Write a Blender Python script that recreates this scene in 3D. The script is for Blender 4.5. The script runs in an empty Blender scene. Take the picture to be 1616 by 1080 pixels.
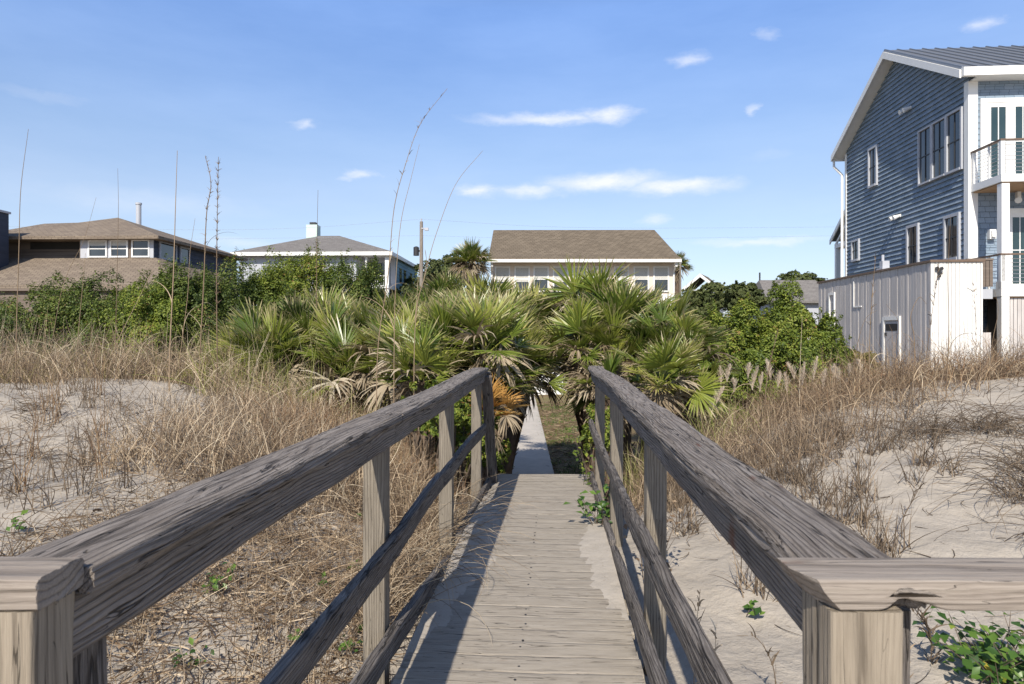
import bpy, bmesh, math, random
import numpy as np
from mathutils import Vector, Matrix

R = math.radians
PI = math.pi
rng = np.random.default_rng(11)
random.seed(5)
S = bpy.context.scene
COL = S.collection
F, CX, HY, CZ = 1077.0, 808.0, 525.0, 3.2       # measured from the photo: focal length, centre, horizon, eye height


def P(px, py, Y):
    return ((px - CX) / F * Y, Y, CZ - (py - HY) / F * Y)


# ------------------------------------------------------------------ objects
def tag(o, label=None, cat=None, group=None, kind=None):
    if label: o['label'] = label
    if cat: o['category'] = cat
    if group: o['group'] = group
    if kind: o['kind'] = kind
    return o


def empty(name, loc, label, cat, group=None, rz=0.0):
    o = bpy.data.objects.new(name, None)
    o.empty_display_size = 0.3
    COL.objects.link(o)
    o.location = loc
    o.rotation_euler = (0, 0, rz)
    return tag(o, label, cat, group)


def link(name, me, mat, parent=None, world=False):
    o = bpy.data.objects.new(name, me)
    COL.objects.link(o)
    if mat is not None and len(me.materials) == 0:
        me.materials.append(mat)
    if parent is not None:
        o.parent = parent
        if world:                                   # vertices were given in world coordinates
            o.matrix_basis = Matrix.Translation(-Vector(parent.location))
    return o


def mesh_np(name, V, Fc, mat, parent=None, world=False, col=None, smooth=True, flat_from=None):
    """V (n,3); Fc (m,4) or (m,3) int arrays"""
    me = bpy.data.meshes.new(name)
    V = np.ascontiguousarray(V, dtype=np.float32)
    Fs = Fc if isinstance(Fc, list) else [Fc]
    Fs = [np.asarray(f, dtype=np.int32) for f in Fs if len(f)]
    idx = np.concatenate([f.ravel() for f in Fs])
    tot = np.concatenate([np.full(len(f), f.shape[1], np.int32) for f in Fs])
    st = np.concatenate([[0], np.cumsum(tot)[:-1]]).astype(np.int32)
    me.vertices.add(len(V)); me.vertices.foreach_set('co', V.ravel())
    me.loops.add(len(idx)); me.loops.foreach_set('vertex_index', idx)
    me.polygons.add(len(tot)); me.polygons.foreach_set('loop_start', st)
    me.polygons.foreach_set('loop_total', tot)
    if smooth:
        me.polygons.foreach_set('use_smooth', np.ones(len(tot), bool))
    me.update(calc_edges=True)
    if col is not None:
        a = me.attributes.new('tint', 'FLOAT_COLOR', 'POINT')
        c = np.ones((len(V), 4), np.float32); c[:, :col.shape[1]] = col
        a.data.foreach_set('color', c.ravel())
    me.validate()
    return link(name, me, mat, parent, world)


class MB:
    def __init__(s): s.v = []; s.f = []

    def hexa(s, pts):
        b = len(s.v); s.v += [tuple(p) for p in pts]
        for q in ((0, 1, 2, 3), (4, 7, 6, 5), (0, 4, 5, 1), (1, 5, 6, 2), (2, 6, 7, 3), (3, 7, 4, 0)):
            s.f.append(tuple(b + i for i in q))
        return s

    def box(s, x0, x1, y0, y1, z0, z1):
        return s.hexa([(x0, y0, z0), (x1, y0, z0), (x1, y1, z0), (x0, y1, z0), (x0, y0, z1), (x1, y0, z1), (x1, y1, z1), (x0, y1, z1)])

    def poly(s, pts):
        b = len(s.v); s.v += [tuple(p) for p in pts]; s.f.append(tuple(range(b, b + len(pts)))); return s

    def slab(s, pts, d):
        """closed slab: polygon pts extruded by vector d"""
        n = len(pts); b = len(s.v)
        s.v += [tuple(p) for p in pts] + [(p[0] + d[0], p[1] + d[1], p[2] + d[2]) for p in pts]
        s.f.append(tuple(range(b, b + n))); s.f.append(tuple(reversed(range(b + n, b + 2 * n))))
        for i in range(n):
            j = (i + 1) % n; s.f.append((b + i, b + j, b + n + j, b + n + i))
        return s

    def tube(s, p0, p1, r0, r1=None, n=8):
        r1 = r0 if r1 is None else r1
        p0 = Vector(p0); p1 = Vector(p1); d = (p1 - p0).normalized()
        a = d.orthogonal().normalized(); c = d.cross(a); b = len(s.v)
        for p, r in ((p0, r0), (p1, r1)):
            for k in range(n):
                t = 2 * PI * k / n; s.v.append(tuple(p + a * (r * math.cos(t)) + c * (r * math.sin(t))))
        for k in range(n):
            j = (k + 1) % n; s.f.append((b + k, b + j, b + n + j, b + n + k))
        s.f.append(tuple(range(b + n - 1, b - 1, -1))); s.f.append(tuple(range(b + n, b + 2 * n)))
        return s

    def build(s, name, mat, parent=None, world=False, smooth=False, bevel=0):
        me = bpy.data.meshes.new(name); me.from_pydata(s.v, [], s.f)
        bm = bmesh.new(); bm.from_mesh(me); bmesh.ops.recalc_face_normals(bm, faces=bm.faces)
        if bevel:
            bmesh.ops.bevel(bm, geom=bm.edges[:], offset=bevel, segments=1, affect='EDGES')
        bm.to_mesh(me); bm.free()
        if smooth:
            me.polygons.foreach_set('use_smooth', [True] * len(me.polygons))
        return link(name, me, mat, parent, world)


# ------------------------------------------------------------------ materials
class NT:
    def __init__(s, tree):
        s.t = tree; tree.nodes.clear()

    def n(s, typ, ins=None, out=0, **props):
        nd = s.t.nodes.new(typ)
        for k, v in props.items(): setattr(nd, k, v)
        for k, v in (ins or {}).items():
            if isinstance(v, bpy.types.NodeSocket): s.t.links.new(v, nd.inputs[k])
            elif v is not None: nd.inputs[k].default_value = v
        return nd.outputs[out]

    def math(s, op, a, b=None, c=None, clamp=False):
        return s.n('ShaderNodeMath', {0: a, 1: b, 2: c}, operation=op, use_clamp=clamp)

    def vm(s, op, a, b=None):
        return s.n('ShaderNodeVectorMath', {0: a, 1: b}, operation=op)

    def noise(s, vec, scale, detail=4, rough=.55, out='Fac'):
        return s.n('ShaderNodeTexNoise', {'Vector': vec, 'Scale': scale, 'Detail': detail, 'Roughness': rough}, out=out)

    def ramp(s, fac, stops, interp='LINEAR'):
        nd = s.t.nodes.new('ShaderNodeValToRGB'); s.t.links.new(fac, nd.inputs[0])
        cr = nd.color_ramp; cr.interpolation = interp
        while len(cr.elements) > 1: cr.elements.remove(cr.elements[-1])
        for i, (p, c) in enumerate(stops):
            e = cr.elements[0] if i == 0 else cr.elements.new(p)
            e.position = p; e.color = (c, c, c, 1) if not hasattr(c, '__len__') else (*c, 1)
        return nd.outputs[0]

    def mix(s, fac, a, b, typ='MIX'):
        nd = s.t.nodes.new('ShaderNodeMix'); nd.data_type = 'RGBA'; nd.blend_type = typ
        for i, v in ((0, fac), (6, a), (7, b)):
            if isinstance(v, bpy.types.NodeSocket): s.t.links.new(v, nd.inputs[i])
            else: nd.inputs[i].default_value = v if i == 0 else (*v, 1)
        return nd.outputs[2]

    def out(s, sh, world=False):
        o = s.t.nodes.new('ShaderNodeOutputWorld' if world else 'ShaderNodeOutputMaterial')
        s.t.links.new(sh, o.inputs[0])


def newmat(name):
    m = bpy.data.materials.new(name); m.use_nodes = True
    return m, NT(m.node_tree)


def principled(nt, col, rough=.6, bump=None, bstr=.3, bdist=.01, spec=.5, metal=0.0, **kw):
    ins = {'Base Color': col if isinstance(col, bpy.types.NodeSocket) else (*col, 1), 'Roughness': rough, 'Metallic': metal, 'Specular IOR Level': spec}
    if bump is not None:
        ins['Normal'] = nt.n('ShaderNodeBump', {'Height': bump, 'Strength': bstr, 'Distance': bdist})
    ins.update(kw)
    return nt.n('ShaderNodeBsdfPrincipled', ins)


def simple(name, col, rough=.6, var=.15, scale=8, bstr=.15, spec=.4, metal=0.0, stretch=(1, 1, 1)):
    m, t = newmat(name)
    co = t.vm('MULTIPLY', t.n('ShaderNodeTexCoord', out='Object'), stretch)
    a = t.noise(co, scale, 5, .6); b = t.noise(co, scale * .23, 3)
    f = t.math('ADD', t.math('MULTIPLY', a, .6), t.math('MULTIPLY', b, .4))
    lo = tuple(c * (1 - var * 1.6) for c in col); hi = tuple(min(1, c * (1 + var * 1.4)) for c in col)
    t.out(principled(t, t.ramp(f, [(.25, lo), (.5, col), (.75, hi)]), rough, a, bstr, .01, spec, metal))
    return m


def wood(name, light, mid, dark, ring=.007, crack=.5, rust=0.0, bdist=.004, bstr=.6, sizey=1.0, wl=1.0):
    """weathered solid timber: growth rings round an off-centre pith, so faces show cathedral grain and ends show arcs"""
    m, t = newmat(name)
    co = t.n('ShaderNodeTexCoord', out='Object')
    rnd = t.n('ShaderNodeObjectInfo', out='Random')
    att = t.n('ShaderNodeAttribute', attribute_name='tint', out='Color')
    ar = t.n('ShaderNodeSeparateColor', {0: att}, out=0)
    r2 = t.math('ADD', t.math('MULTIPLY', rnd, 37.0), t.math('MULTIPLY', ar, 91.0))
    off = t.n('ShaderNodeCombineXYZ', {0: r2, 1: t.math('MULTIPLY', t.math('SINE', r2), .03), 2: t.math('MULTIPLY', t.math('COSINE', t.math('MULTIPLY', r2, 1.7)), .05)})
    c = t.vm('ADD', co, off)
    st = t.vm('MULTIPLY', c, (1.4 * wl, 9, 9))
    dis = t.noise(st, 1.0, 3, .5, out='Color')
    dis = t.vm('MULTIPLY', t.vm('SUBTRACT', dis, (.5, .5, .5)), (0, .045, .045))
    # knots
    kv = t.vm('MULTIPLY', c, (1.35 * wl, 8.5, 3))
    vd = t.n('ShaderNodeTexVoronoi', {'Vector': kv, 'Scale': 1.0, 'Randomness': 1.0}, out='Distance', feature='F1')
    vj = t.math('ADD', vd, t.math('MULTIPLY', t.noise(co, 30, 2), .05))
    knot = t.ramp(vj, [(.0, 1.0), (.09, .85), (.16, .25), (.3, 0.0)])
    core = t.ramp(vj, [(.0, 1.0), (.06, .7), (.1, 0.0)])
    p = t.vm('ADD', t.vm('MULTIPLY', c, (0.02, 1, 1)), dis)
    p = t.vm('ADD', p, (0, .02, -.09))
    r = t.n('ShaderNodeVectorMath', {0: t.vm('MULTIPLY', p, (0, 1, 1))}, operation='LENGTH', out='Value')
    r = t.math('ADD', r, t.math('MULTIPLY', knot, .03))
    rings = t.math('FRACT', t.math('DIVIDE', r, ring))
    rs = t.ramp(rings, [(0, .0), (.10, .05), (.24, .75), (.78, 1.0), (.9, .7), (1, .0)])
    fib = t.noise(t.vm('ADD', t.vm('MULTIPLY', c, (5.5 * wl, 330, 330)), t.vm('MULTIPLY', dis, (0, 330, 330))), 1.0, 3, .6)
    fine = t.noise(t.vm('ADD', t.vm('MULTIPLY', c, (16 * wl, 800, 800)), t.vm('MULTIPLY', dis, (0, 700, 700))), 1.0, 2, .6)
    big = t.noise(t.vm('MULTIPLY', c, (3.5 * wl, 20, 20)), 1.0, 5, .65)
    # long weather checks: thin lines along the grain, broken up
    cv = t.vm('ADD', t.vm('MULTIPLY', c, (.75 * wl, 42, 42)), t.vm('MULTIPLY', dis, (0, 95, 95)))
    cl_ = t.math('ABSOLUTE', t.math('SUBTRACT', t.noise(cv, 1.0, 2, .5), .5))
    brk = t.noise(t.vm('MULTIPLY', c, (4.5 * wl, 30, 30)), 1.0, 3, .6)
    wdt = t.math('MULTIPLY', t.ramp(brk, [(.48 - .1 * crack, 0.0), (.72 - .1 * crack, 1.0)]), .030 * crack)
    ck = t.math('SUBTRACT', 1.0, t.math('DIVIDE', cl_, t.math('ADD', wdt, .0008)), clamp=True)
    ck = t.math('MULTIPLY', ck, 1.8, clamp=True)
    val = t.math('ADD', t.math('ADD', t.math('MULTIPLY', rs, .34), t.math('MULTIPLY', fib, .75)), t.math('ADD', t.math('MULTIPLY', big, .6), t.math('MULTIPLY', fine, .5)))
    val = t.math('SUBTRACT', val, .76)
    colr = t.ramp(val, [(.04, dark), (.40, mid), (.76, light)])
    colr = t.mix(t.math('MULTIPLY', ck, .8), colr, tuple(x * .3 for x in dark))
    colr = t.mix(t.math('MULTIPLY', knot, .35), colr, tuple(x * 1.15 for x in light))
    colr = t.mix(t.math('MULTIPLY', core, .5), colr, (dark[0] * .9, dark[1] * .75, dark[2] * .62))
    if rust:
        rv = t.n('ShaderNodeTexVoronoi', {'Vector': t.vm('MULTIPLY', c, (3.1, 13, 2)), 'Scale': 1.0}, out='Distance', feature='F1')
        rm = t.ramp(t.math('ADD', rv, t.math('MULTIPLY', t.noise(co, 60, 2), .12)), [(.0, 1.0), (.10, .9), (.17, 0.0)])
        colr = t.mix(t.math('MULTIPLY', rm, rust), colr, (.17, .06, .025))
    hgt = t.math('SUBTRACT', t.math('ADD', t.math('MULTIPLY', rs, .5), t.math('ADD', t.math('MULTIPLY', fib, .8), t.math('MULTIPLY', fine, .4))), t.math('MULTIPLY', ck, 1.6))
    t.out(principled(t, colr, .78, hgt, bstr, bdist, .25))
    return m


def leafmat(name, stops, tipcol=None, rough=.5, trans=.3, spec=.35):
    """colour by the per-leaf random tint.r, shifted by tint.b; tint.g runs root to tip"""
    m, t = newmat(name)
    att = t.n('ShaderNodeAttribute', attribute_name='tint', out='Color')
    sp = t.t.nodes.new('ShaderNodeSeparateColor'); t.t.links.new(att, sp.inputs[0])
    col = t.ramp(sp.outputs[0], stops)
    if tipcol:
        g = t.ramp(t.math('ADD', sp.outputs[1], t.math('MULTIPLY', t.math('SUBTRACT', sp.outputs[2], .5), .5)), [(.72, 0.0), (1.0, 1.0)])
        col = t.mix(g, col, tipcol)
    pb = principled(t, col, rough, spec=spec)
    if trans:
        tr = t.n('ShaderNodeBsdfTranslucent', {'Color': t.mix(.35, col, (.5, .6, .1), 'MULTIPLY') if 0 else col})
        pb = t.n('ShaderNodeMixShader', {0: trans, 1: pb, 2: tr})
    t.out(pb)
    return m


def shingle(name, c0, c1, bw=.3, bh=.14, vec='roof', mortar=.006, bstr=.4):
    m, t = newmat(name)
    co = t.n('ShaderNodeTexCoord', out='Object')
    sx = t.t.nodes.new('ShaderNodeSeparateXYZ'); t.t.links.new(co, sx.inputs[0])
    if vec == 'roof':
        v = t.n('ShaderNodeCombineXYZ', {0: t.math('ADD', sx.outputs[0], t.math('MULTIPLY', sx.outputs[1], .31)), 1: t.math('MULTIPLY', sx.outputs[2], 2.1)})
    else:
        v = t.n('ShaderNodeCombineXYZ', {0: t.math('ADD', sx.outputs[0], sx.outputs[1]), 1: sx.outputs[2]})
    br = t.t.nodes.new('ShaderNodeTexBrick')
    t.t.links.new(v, br.inputs['Vector'])
    for k, val in (('Color1', (*c0, 1)), ('Color2', (*c1, 1)), ('Mortar', (c0[0] * .45, c0[1] * .45, c0[2] * .45, 1)), ('Scale', 1.0), ('Mortar Size', mortar), ('Brick Width', bw), ('Row Height', bh)):
        br.inputs[k].default_value = val
    n1 = t.noise(co, 1.2, 4); n2 = t.noise(co, 25, 3)
    f = t.math('ADD', t.math('MULTIPLY', n1, .5), t.math('MULTIPLY', n2, .5))
    col = t.mix(.55, br.outputs[0], t.ramp(f, [(.3, .62), (.5, 1.0), (.7, 1.0)]), 'MULTIPLY')
    t.out(principled(t, col, .85, br.outputs[1], -bstr, .01, .2))
    return m


M = {}
M['rail'] = wood('weathered_rail_wood', (.37, .325, .285), (.215, .184, .158), (.085, .070, .058), ring=.0085, crack=.65, rust=.75, bdist=.006, bstr=.9)
M['oldrail'] = wood('old_rail_wood', (.32, .285, .255), (.15, .132, .118), (.05, .042, .037), ring=.009, crack=.9, bdist=.006, bstr=.9)
M['post'] = wood('post_wood', (.30, .262, .212), (.205, .176, .138), (.10, .085, .067), ring=.010, crack=.35)
M['newcap'] = wood('tan_cap_wood', (.36, .312, .262), (.27, .228, .19), (.15, .124, .1), ring=.011, crack=.3, rust=.3, bdist=.003)
M['newpost'] = wood('tan_post_wood', (.36, .305, .235), (.262, .218, .165), (.135, .11, .082), ring=.011, crack=.35)
M['deck'] = wood('deck_wood', (.44, .39, .325), (.345, .302, .247), (.185, .157, .122), ring=.007, crack=.6, rust=.2, bdist=.003, bstr=.5)
M['polewood'] = simple('pole_wood', (.24, .21, .18), .9, .25, 6, .3, .2, stretch=(4, 4, .6))
M['white'] = simple('white_paint', (.76, .75, .72), .5, .04, 5, .05)
M['cream'] = simple('peach_wall', (.70, .60, .50), .7, .05, 4, .1)
M['wallwhite'] = simple('white_wall', (.78, .77, .74), .7, .04, 4, .08)
M['blueshingle'] = shingle('blue_shingles', (.20, .26, .325), (.265, .325, .395), .26, .158, 'wall', .006, .2)
M['bluetrim'] = simple('grey_trim', (.42, .43, .46), .6, .05)
M['metalroof'] = simple('metal_roof', (.25, .26, .275), .42, .05, 3, .03, .5, .6)
M['roofbrown'] = shingle('brown_shingles', (.145, .115, .082), (.20, .16, .115), .32, .17, mortar=.012)
M['rooftan'] = shingle('tan_shingles', (.19, .15, .115), (.25, .20, .15), .32, .17, mortar=.012)
M['roofgrey'] = shingle('grey_shingles', (.17, .155, .145), (.215, .20, .185), .3, .16)
M['planks'] = simple('grey_brown_boards', (.17, .135, .11), .85, .25, 3, .3, .2, stretch=(.25, .25, 6))
M['darkboards'] = simple('dark_blue_boards', (.05, .06, .085), .8, .2, 3, .3, .3, stretch=(.25, .25, 6))
M['teal'] = simple('teal_boards', (.17, .30, .36), .7, .1, 3, .1, .3, stretch=(.25, .25, 6))
M['mint'] = simple('mint_boards', (.50, .62, .55), .7, .08, 3, .1)
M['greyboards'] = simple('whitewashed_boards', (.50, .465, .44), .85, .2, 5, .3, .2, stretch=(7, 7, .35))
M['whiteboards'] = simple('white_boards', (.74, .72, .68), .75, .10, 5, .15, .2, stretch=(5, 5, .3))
M['gapdark'] = simple('dark_gap', (.03, .028, .025), .9, .1)
M['brownwood'] = simple('brown_rail', (.15, .10, .07), .6, .2, 6, .2)
M['steel'] = simple('steel_cable', (.5, .5, .5), .35, .05, 5, .02, .5, .9)
M['black'] = simple('black_metal', (.03, .03, .032), .5, .1)
M['terracotta'] = simple('terracotta', (.45, .13, .07), .7, .1)
M['concrete'] = simple('path_concrete', (.47, .43, .38), .9, .12, 6, .25, .2)
M['ceil'] = simple('porch_ceiling_boards', (.35, .22, .12), .6, .15, 6, .1, .3, stretch=(6, .4, 1))
M['blind'] = simple('window_blind', (.55, .54, .5), .7, .05, 3, .05)
M['wire'] = simple('wire', (.28, .31, .35), .6, .02)
m, t = newmat('window_glass')
t.out(principled(t, t.ramp(t.noise(t.n('ShaderNodeTexCoord', out='Object'), .8, 2), [(.3, (.02, .027, .035)), (.7, (.045, .055, .065))]), .06, spec=.7)); M['glass'] = m
m, t = newmat('teal_glass')
t.out(principled(t, t.ramp(t.noise(t.n('ShaderNodeTexCoord', out='Object'), .8, 2), [(.3, (.022, .045, .05)), (.7, (.04, .068, .073))]), .08, spec=.6)); M['tealglass'] = m

# sand + ground
m, t = newmat('dune_sand')
co = t.n('ShaderNodeTexCoord', out='Object')
sx = t.t.nodes.new('ShaderNodeSeparateXYZ'); t.t.links.new(co, sx.inputs[0])
big = t.noise(co, .55, 5, .55); fine = t.noise(co, 90, 3, .7); mid = t.noise(co, 6, 5, .6)
sand = t.ramp(t.math('ADD', t.math('MULTIPLY', mid, .6), t.math('MULTIPLY', fine, .4)), [(.25, (.32, .278, .228)), (.5, (.39, .345, .288)), (.75, (.44, .39, .327))])
spk = t.ramp(t.noise(co, 38, 3, .75), [(.66, 0.0), (.74, 1.0)])
sand = t.mix(t.math('MULTIPLY', spk, .75), sand, (.16, .12, .085))
yard = t.ramp(t.noise(co, 2.2, 6, .7), [(.3, (.10, .07, .04)), (.5, (.17, .125, .07)), (.62, (.12, .13, .04)), (.75, (.09, .13, .035))])
# the back ground behind the dunes lies lower than about 1.3 m or farther than 14 m
ym = t.math('ADD', t.math('MULTIPLY', t.math('SUBTRACT', 1.35, sx.outputs[2]), 1.4), t.math('MULTIPLY', t.math('SUBTRACT', big, .5), 1.6))
ym = t.math('MULTIPLY', t.ramp(ym, [(.0, 0.0), (.45, 1.0)]), t.ramp(t.math('MULTIPLY', t.math('SUBTRACT', sx.outputs[1], 5.0), .25), [(0, 0.0), (1, 1.0)]))
bh = t.math('ADD', t.math('MULTIPLY', mid, 1.0), t.math('MULTIPLY', fine, .12))
t.out(principled(t, t.mix(ym, sand, yard), .95, bh, .75, .05, .1)); M['sand'] = m
m, t = newmat('drift_sand')
co = t.n('ShaderNodeTexCoord', out='Object'); fine = t.noise(co, 90, 3, .7); mid = t.noise(co, 8, 5, .6)
c_ = t.ramp(t.math('ADD', t.math('MULTIPLY', mid, .6), t.math('MULTIPLY', fine, .4)), [(.25, (.33, .29, .24)), (.5, (.41, .366, .31)), (.75, (.47, .42, .36))])
spk = t.ramp(t.noise(co, 38, 3, .75), [(.62, 0.0), (.72, 1.0)])
t.out(principled(t, t.mix(t.math('MULTIPLY', spk, .6), c_, (.15, .11, .08)), .95, t.math('ADD', mid, t.math('MULTIPLY', fine, .15)), .5, .03, .1)); M['drift'] = m

M['dry'] = leafmat('dry_grass', [(0, (.075, .052, .036)), (.25, (.19, .135, .09)), (.5, (.35, .255, .165)), (.8, (.53, .415, .28)), (1, (.70, .60, .44))], rough=.7, trans=.22, spec=.2)
M['drygrey'] = leafmat('dry_twigs', [(0, (.065, .048, .034)), (.4, (.16, .12, .084)), (.75, (.30, .23, .16)), (1, (.52, .43, .31))], rough=.8, trans=.1, spec=.15)
M['litter'] = leafmat('dry_litter', [(0, (.075, .05, .034)), (.35, (.19, .13, .08)), (.7, (.35, .26, .17)), (1, (.58, .47, .33))], rough=.8, trans=.1, spec=.15)
M['thicket'] = leafmat('thicket_blades', [(0, (.08, .11, .025)), (.4, (.20, .23, .05)), (.75, (.38, .37, .12)), (1, (.55, .49, .27))], rough=.45, trans=.3, spec=.4)
M['rustgrass'] = leafmat('rust_grass', [(0, (.10, .055, .032)), (.4, (.25, .15, .085)), (.8, (.42, .29, .17)), (1, (.56, .44, .28))], rough=.75, trans=.2, spec=.2)
M['plume'] = leafmat('plume', [(0, (.50, .40, .30)), (.5, (.62, .52, .41)), (1, (.72, .63, .52))], rough=.8, trans=.35, spec=.1)
M['yellowgrass'] = leafmat('yellow_green_grass', [(0, (.13, .12, .03)), (.5, (.26, .22, .075)), (1, (.38, .31, .14))], rough=.6, trans=.3)
M['palm'] = leafmat('palmetto_leaf', [(0, (.05, .088, .019)), (.3, (.13, .185, .03)), (.6, (.265, .305, .05)), (.87, (.42, .41, .10)), (1, (.54, .47, .20))], tipcol=(.42, .35, .18), rough=.36, trans=.32, spec=.6)
M['palmdead'] = leafmat('palmetto_dead', [(0, (.13, .095, .06)), (.4, (.30, .235, .155)), (.75, (.46, .39, .285)), (1, (.62, .56, .45))], rough=.7, trans=.2, spec=.25)
M['palmorange'] = leafmat('palmetto_orange', [(0, (.30, .13, .03)), (.5, (.44, .24, .06)), (1, (.50, .37, .16))], rough=.6, trans=.25, spec=.3)
M['palmtrunk'] = simple('palm_trunk', (.14, .10, .07), .9, .35, 12, .6, .2)
M['shrubdark'] = leafmat('shrub_leaf_dark', [(0, (.036, .06, .016)), (.4, (.088, .128, .028)), (.8, (.165, .205, .042)), (.97, (.24, .26, .07)), (1, (.24, .15, .07))], rough=.5, trans=.28, spec=.3)
M['shrubmid'] = leafmat('shrub_leaf_mid', [(0, (.055, .09, .018)), (.4, (.145, .195, .03)), (.8, (.26, .30, .045)), (.96, (.34, .35, .08)), (1, (.30, .18, .07))], rough=.5, trans=.3, spec=.3)
M['shrubfar'] = leafmat('far_tree_leaf', [(0, (.04, .055, .02)), (.5, (.085, .105, .035)), (1, (.14, .15, .055))], rough=.6, trans=.2, spec=.2)
M['vine'] = leafmat('vine_leaf', [(0, (.03, .075, .014)), (.5, (.075, .15, .022)), (.93, (.15, .24, .04)), (.98, (.26, .30, .04)), (1, (.42, .34, .05))], rough=.4, trans=.3, spec=.5)
M['stem'] = simple('branch_bark', (.13, .10, .075), .9, .25, 10, .4, .2)

# ------------------------------------------------------------------ terrain
CP = np.array([
    (0, -2, 1.2), (-4, -2, 1.4), (4, -2, 1.4), (0, -8, .8), (-10, -8, 1), (10, -8, 1), (-3, .5, 1.6), (3, .5, 1.6),
    (-.1, 1.5, 1.62), (0, 3, 1.66), (.1, 4.5, 1.6), (.2, 6, 1.4), (.3, 7.3, 1.0), (.35, 8.5, .45), (.4, 10, 0), (.4, 13, 0), (.5, 20, 0), (.5, 28, 0), (.5, 35, 0),
    (-1, 2.5, 1.68), (-1.2, 4, 1.74), (-.9, 5.5, 1.62), (-1.6, 6.5, 1.75), (-.8, 7.5, 1.2), (-1.5, 9, 1.2), (-1, 11, .2),
    (-2.5, 3, 1.85), (-3.3, 4.7, 2.0), (-4.4, 6.8, 2.12), (-6, 10, 2.5), (-4.8, 11, 2.25), (-2.6, 8, 2.0), (-3, 10.5, 1.85), (-8, 7, 2.3), (-10, 10, 2.5), (-9, 4, 2.1), (-5, 2, 1.8),
    (-14, 10, 2.4), (-10, 13, 2.0), (-6, 13, 1.7), (-3, 13, .9), (-7, 16, .8), (-12, 17, 1.0), (-2, 16, .1),
    (1.4, 2.5, 1.7), (1.8, 3.1, 1.72), (1.5, 4.7, 1.76), (2.33, 4.24, 1.93), (2.77, 6.08, 2.08), (2.1, 6.5, 1.86), (4.75, 6.9, 2.42), (5.7, 7.6, 2.6), (4.6, 10, 2.2), (3.5, 5, 2.1), (5, 4, 2.2),
    (8, 8, 2.7), (8, 5, 2.5), (2.5, 9, 1.6), (1.3, 7.5, 1.2), (1.5, 9, .9), (1.6, 11, .2), (3.5, 12, 1.0), (6, 13, 1.5), (9, 12, 2.2), (11, 17, 1.5), (8, 17, 1.2), (5, 17, .5), (13, 19, 1.5), (14, 28, 1.2),
    (20, 15, 1.7), (20, 30, 1), (-20, 25, .5), (-20, 40, .3), (0, 45, 0), (-10, 30, .1), (10, 35, .2), (-40, 60, 0), (40, 60, .5), (0, 80, 0), (-60, 10, 1.2), (60, 10, 1.2), (-60, -20, .8), (60, -20, .8), (0, -30, .3),
    (-100, 120, 0), (100, 120, 0), (0, 140, 0)], float)
_d = np.hypot(CP[:, None, 0] - CP[None, :, 0], CP[:, None, 1] - CP[None, :, 1])
_W = np.linalg.solve(-np.sqrt(_d ** 2 + .36), CP[:, 2] - .5)

WD = np.array((.0645, 1.0)); WD /= np.linalg.norm(WD)      # the way the boardwalk runs
WN = np.array((WD[1], -WD[0]))
WO = np.array((-.562, .914))                               # where the left cap's inner edge starts


def W2(s, tt):                                             # boardwalk coordinates -> world x, y
    return WO[0] + WD[0] * s + WN[0] * tt, WO[1] + WD[1] * s + WN[1] * tt


def to_st(x, y):
    dx = np.asarray(x) - WO[0]; dy = np.asarray(y) - WO[1]
    return dx * WD[0] + dy * WD[1], dx * WN[0] + dy * WN[1]


def deckz(y): return 1.951 - .035 * y


def vn(x, y, k=1.0, ph=0.0):
    x = x * k + ph; y = y * k - ph * 1.3
    return (np.sin(1.7 * x + 1.3 * np.sin(1.1 * y + .5)) + np.sin(2.3 * y + 1.7 * np.sin(.9 * x)) + .6 * np.sin(4.1 * x + 3.3 * y) + .5 * np.sin(5.7 * y - 3.9 * x + 1.1)) / 3.1


def H(x, y):
    x = np.asarray(x, float); y = np.asarray(y, float); sh = x.shape
    x = x.ravel(); y = y.ravel(); out = np.empty(len(x))
    for a in range(0, len(x), 20000):
        xs = x[a:a + 20000]; ys = y[a:a + 20000]
        d = np.hypot(xs[:, None] - CP[None, :, 0], ys[:, None] - CP[None, :, 1])
        out[a:a + 20000] = .5 + (-np.sqrt(d ** 2 + .36)) @ _W
    r = np.hypot(x, y - 20); k = np.clip((130 - r) / 60, 0, 1); out = np.where(r > 130, 0, out * k)
    near = np.clip((16 - y) / 6, 0, 1) * np.clip((y + 4) / 3, 0, 1) * np.clip((14 - np.abs(x)) / 4, 0, 1)
    out = out + near * (.05 * vn(x, y, 1.1) + .022 * vn(x, y, 3.7, 2.0) + .012 * vn(x, y, 9.0, 4.0))
    s, tt = to_st(x, y)
    # sand stays under the deck; the concrete path lies on levelled ground
    strip = (tt > -.12) & (tt < 1.08) & (y < 7.6) & (y > -3)
    out = np.where(strip, np.minimum(out, deckz(y) - .10), out)
    pth = np.clip((1.2 - np.abs(x - (.47 + .01 * (y - 15)))) / .6, 0, 1) * np.clip((y - 9) / 1.5, 0, 1) * np.clip((36 - y) / 1, 0, 1)
    out = out * (1 - pth)
    return out.reshape(sh)


def graded(lo, a, b, hi, st):
    mid_ = np.arange(a, b + 1e-6, st)
    def tail(n_, start, end):
        L_ = []; x_ = start; d_ = st
        while abs(x_ - end) > abs(d_) and len(L_) < 400:
            d_ *= 1.14; x_ = x_ + d_ * (1 if end > start else -1)
            if (end > start and x_ >= end) or (end < start and x_ <= end): break
            L_.append(x_)
        L_.append(end); return L_
    return np.array(list(reversed(tail(0, a, lo))) + list(mid_) + tail(0, b, hi))


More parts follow.
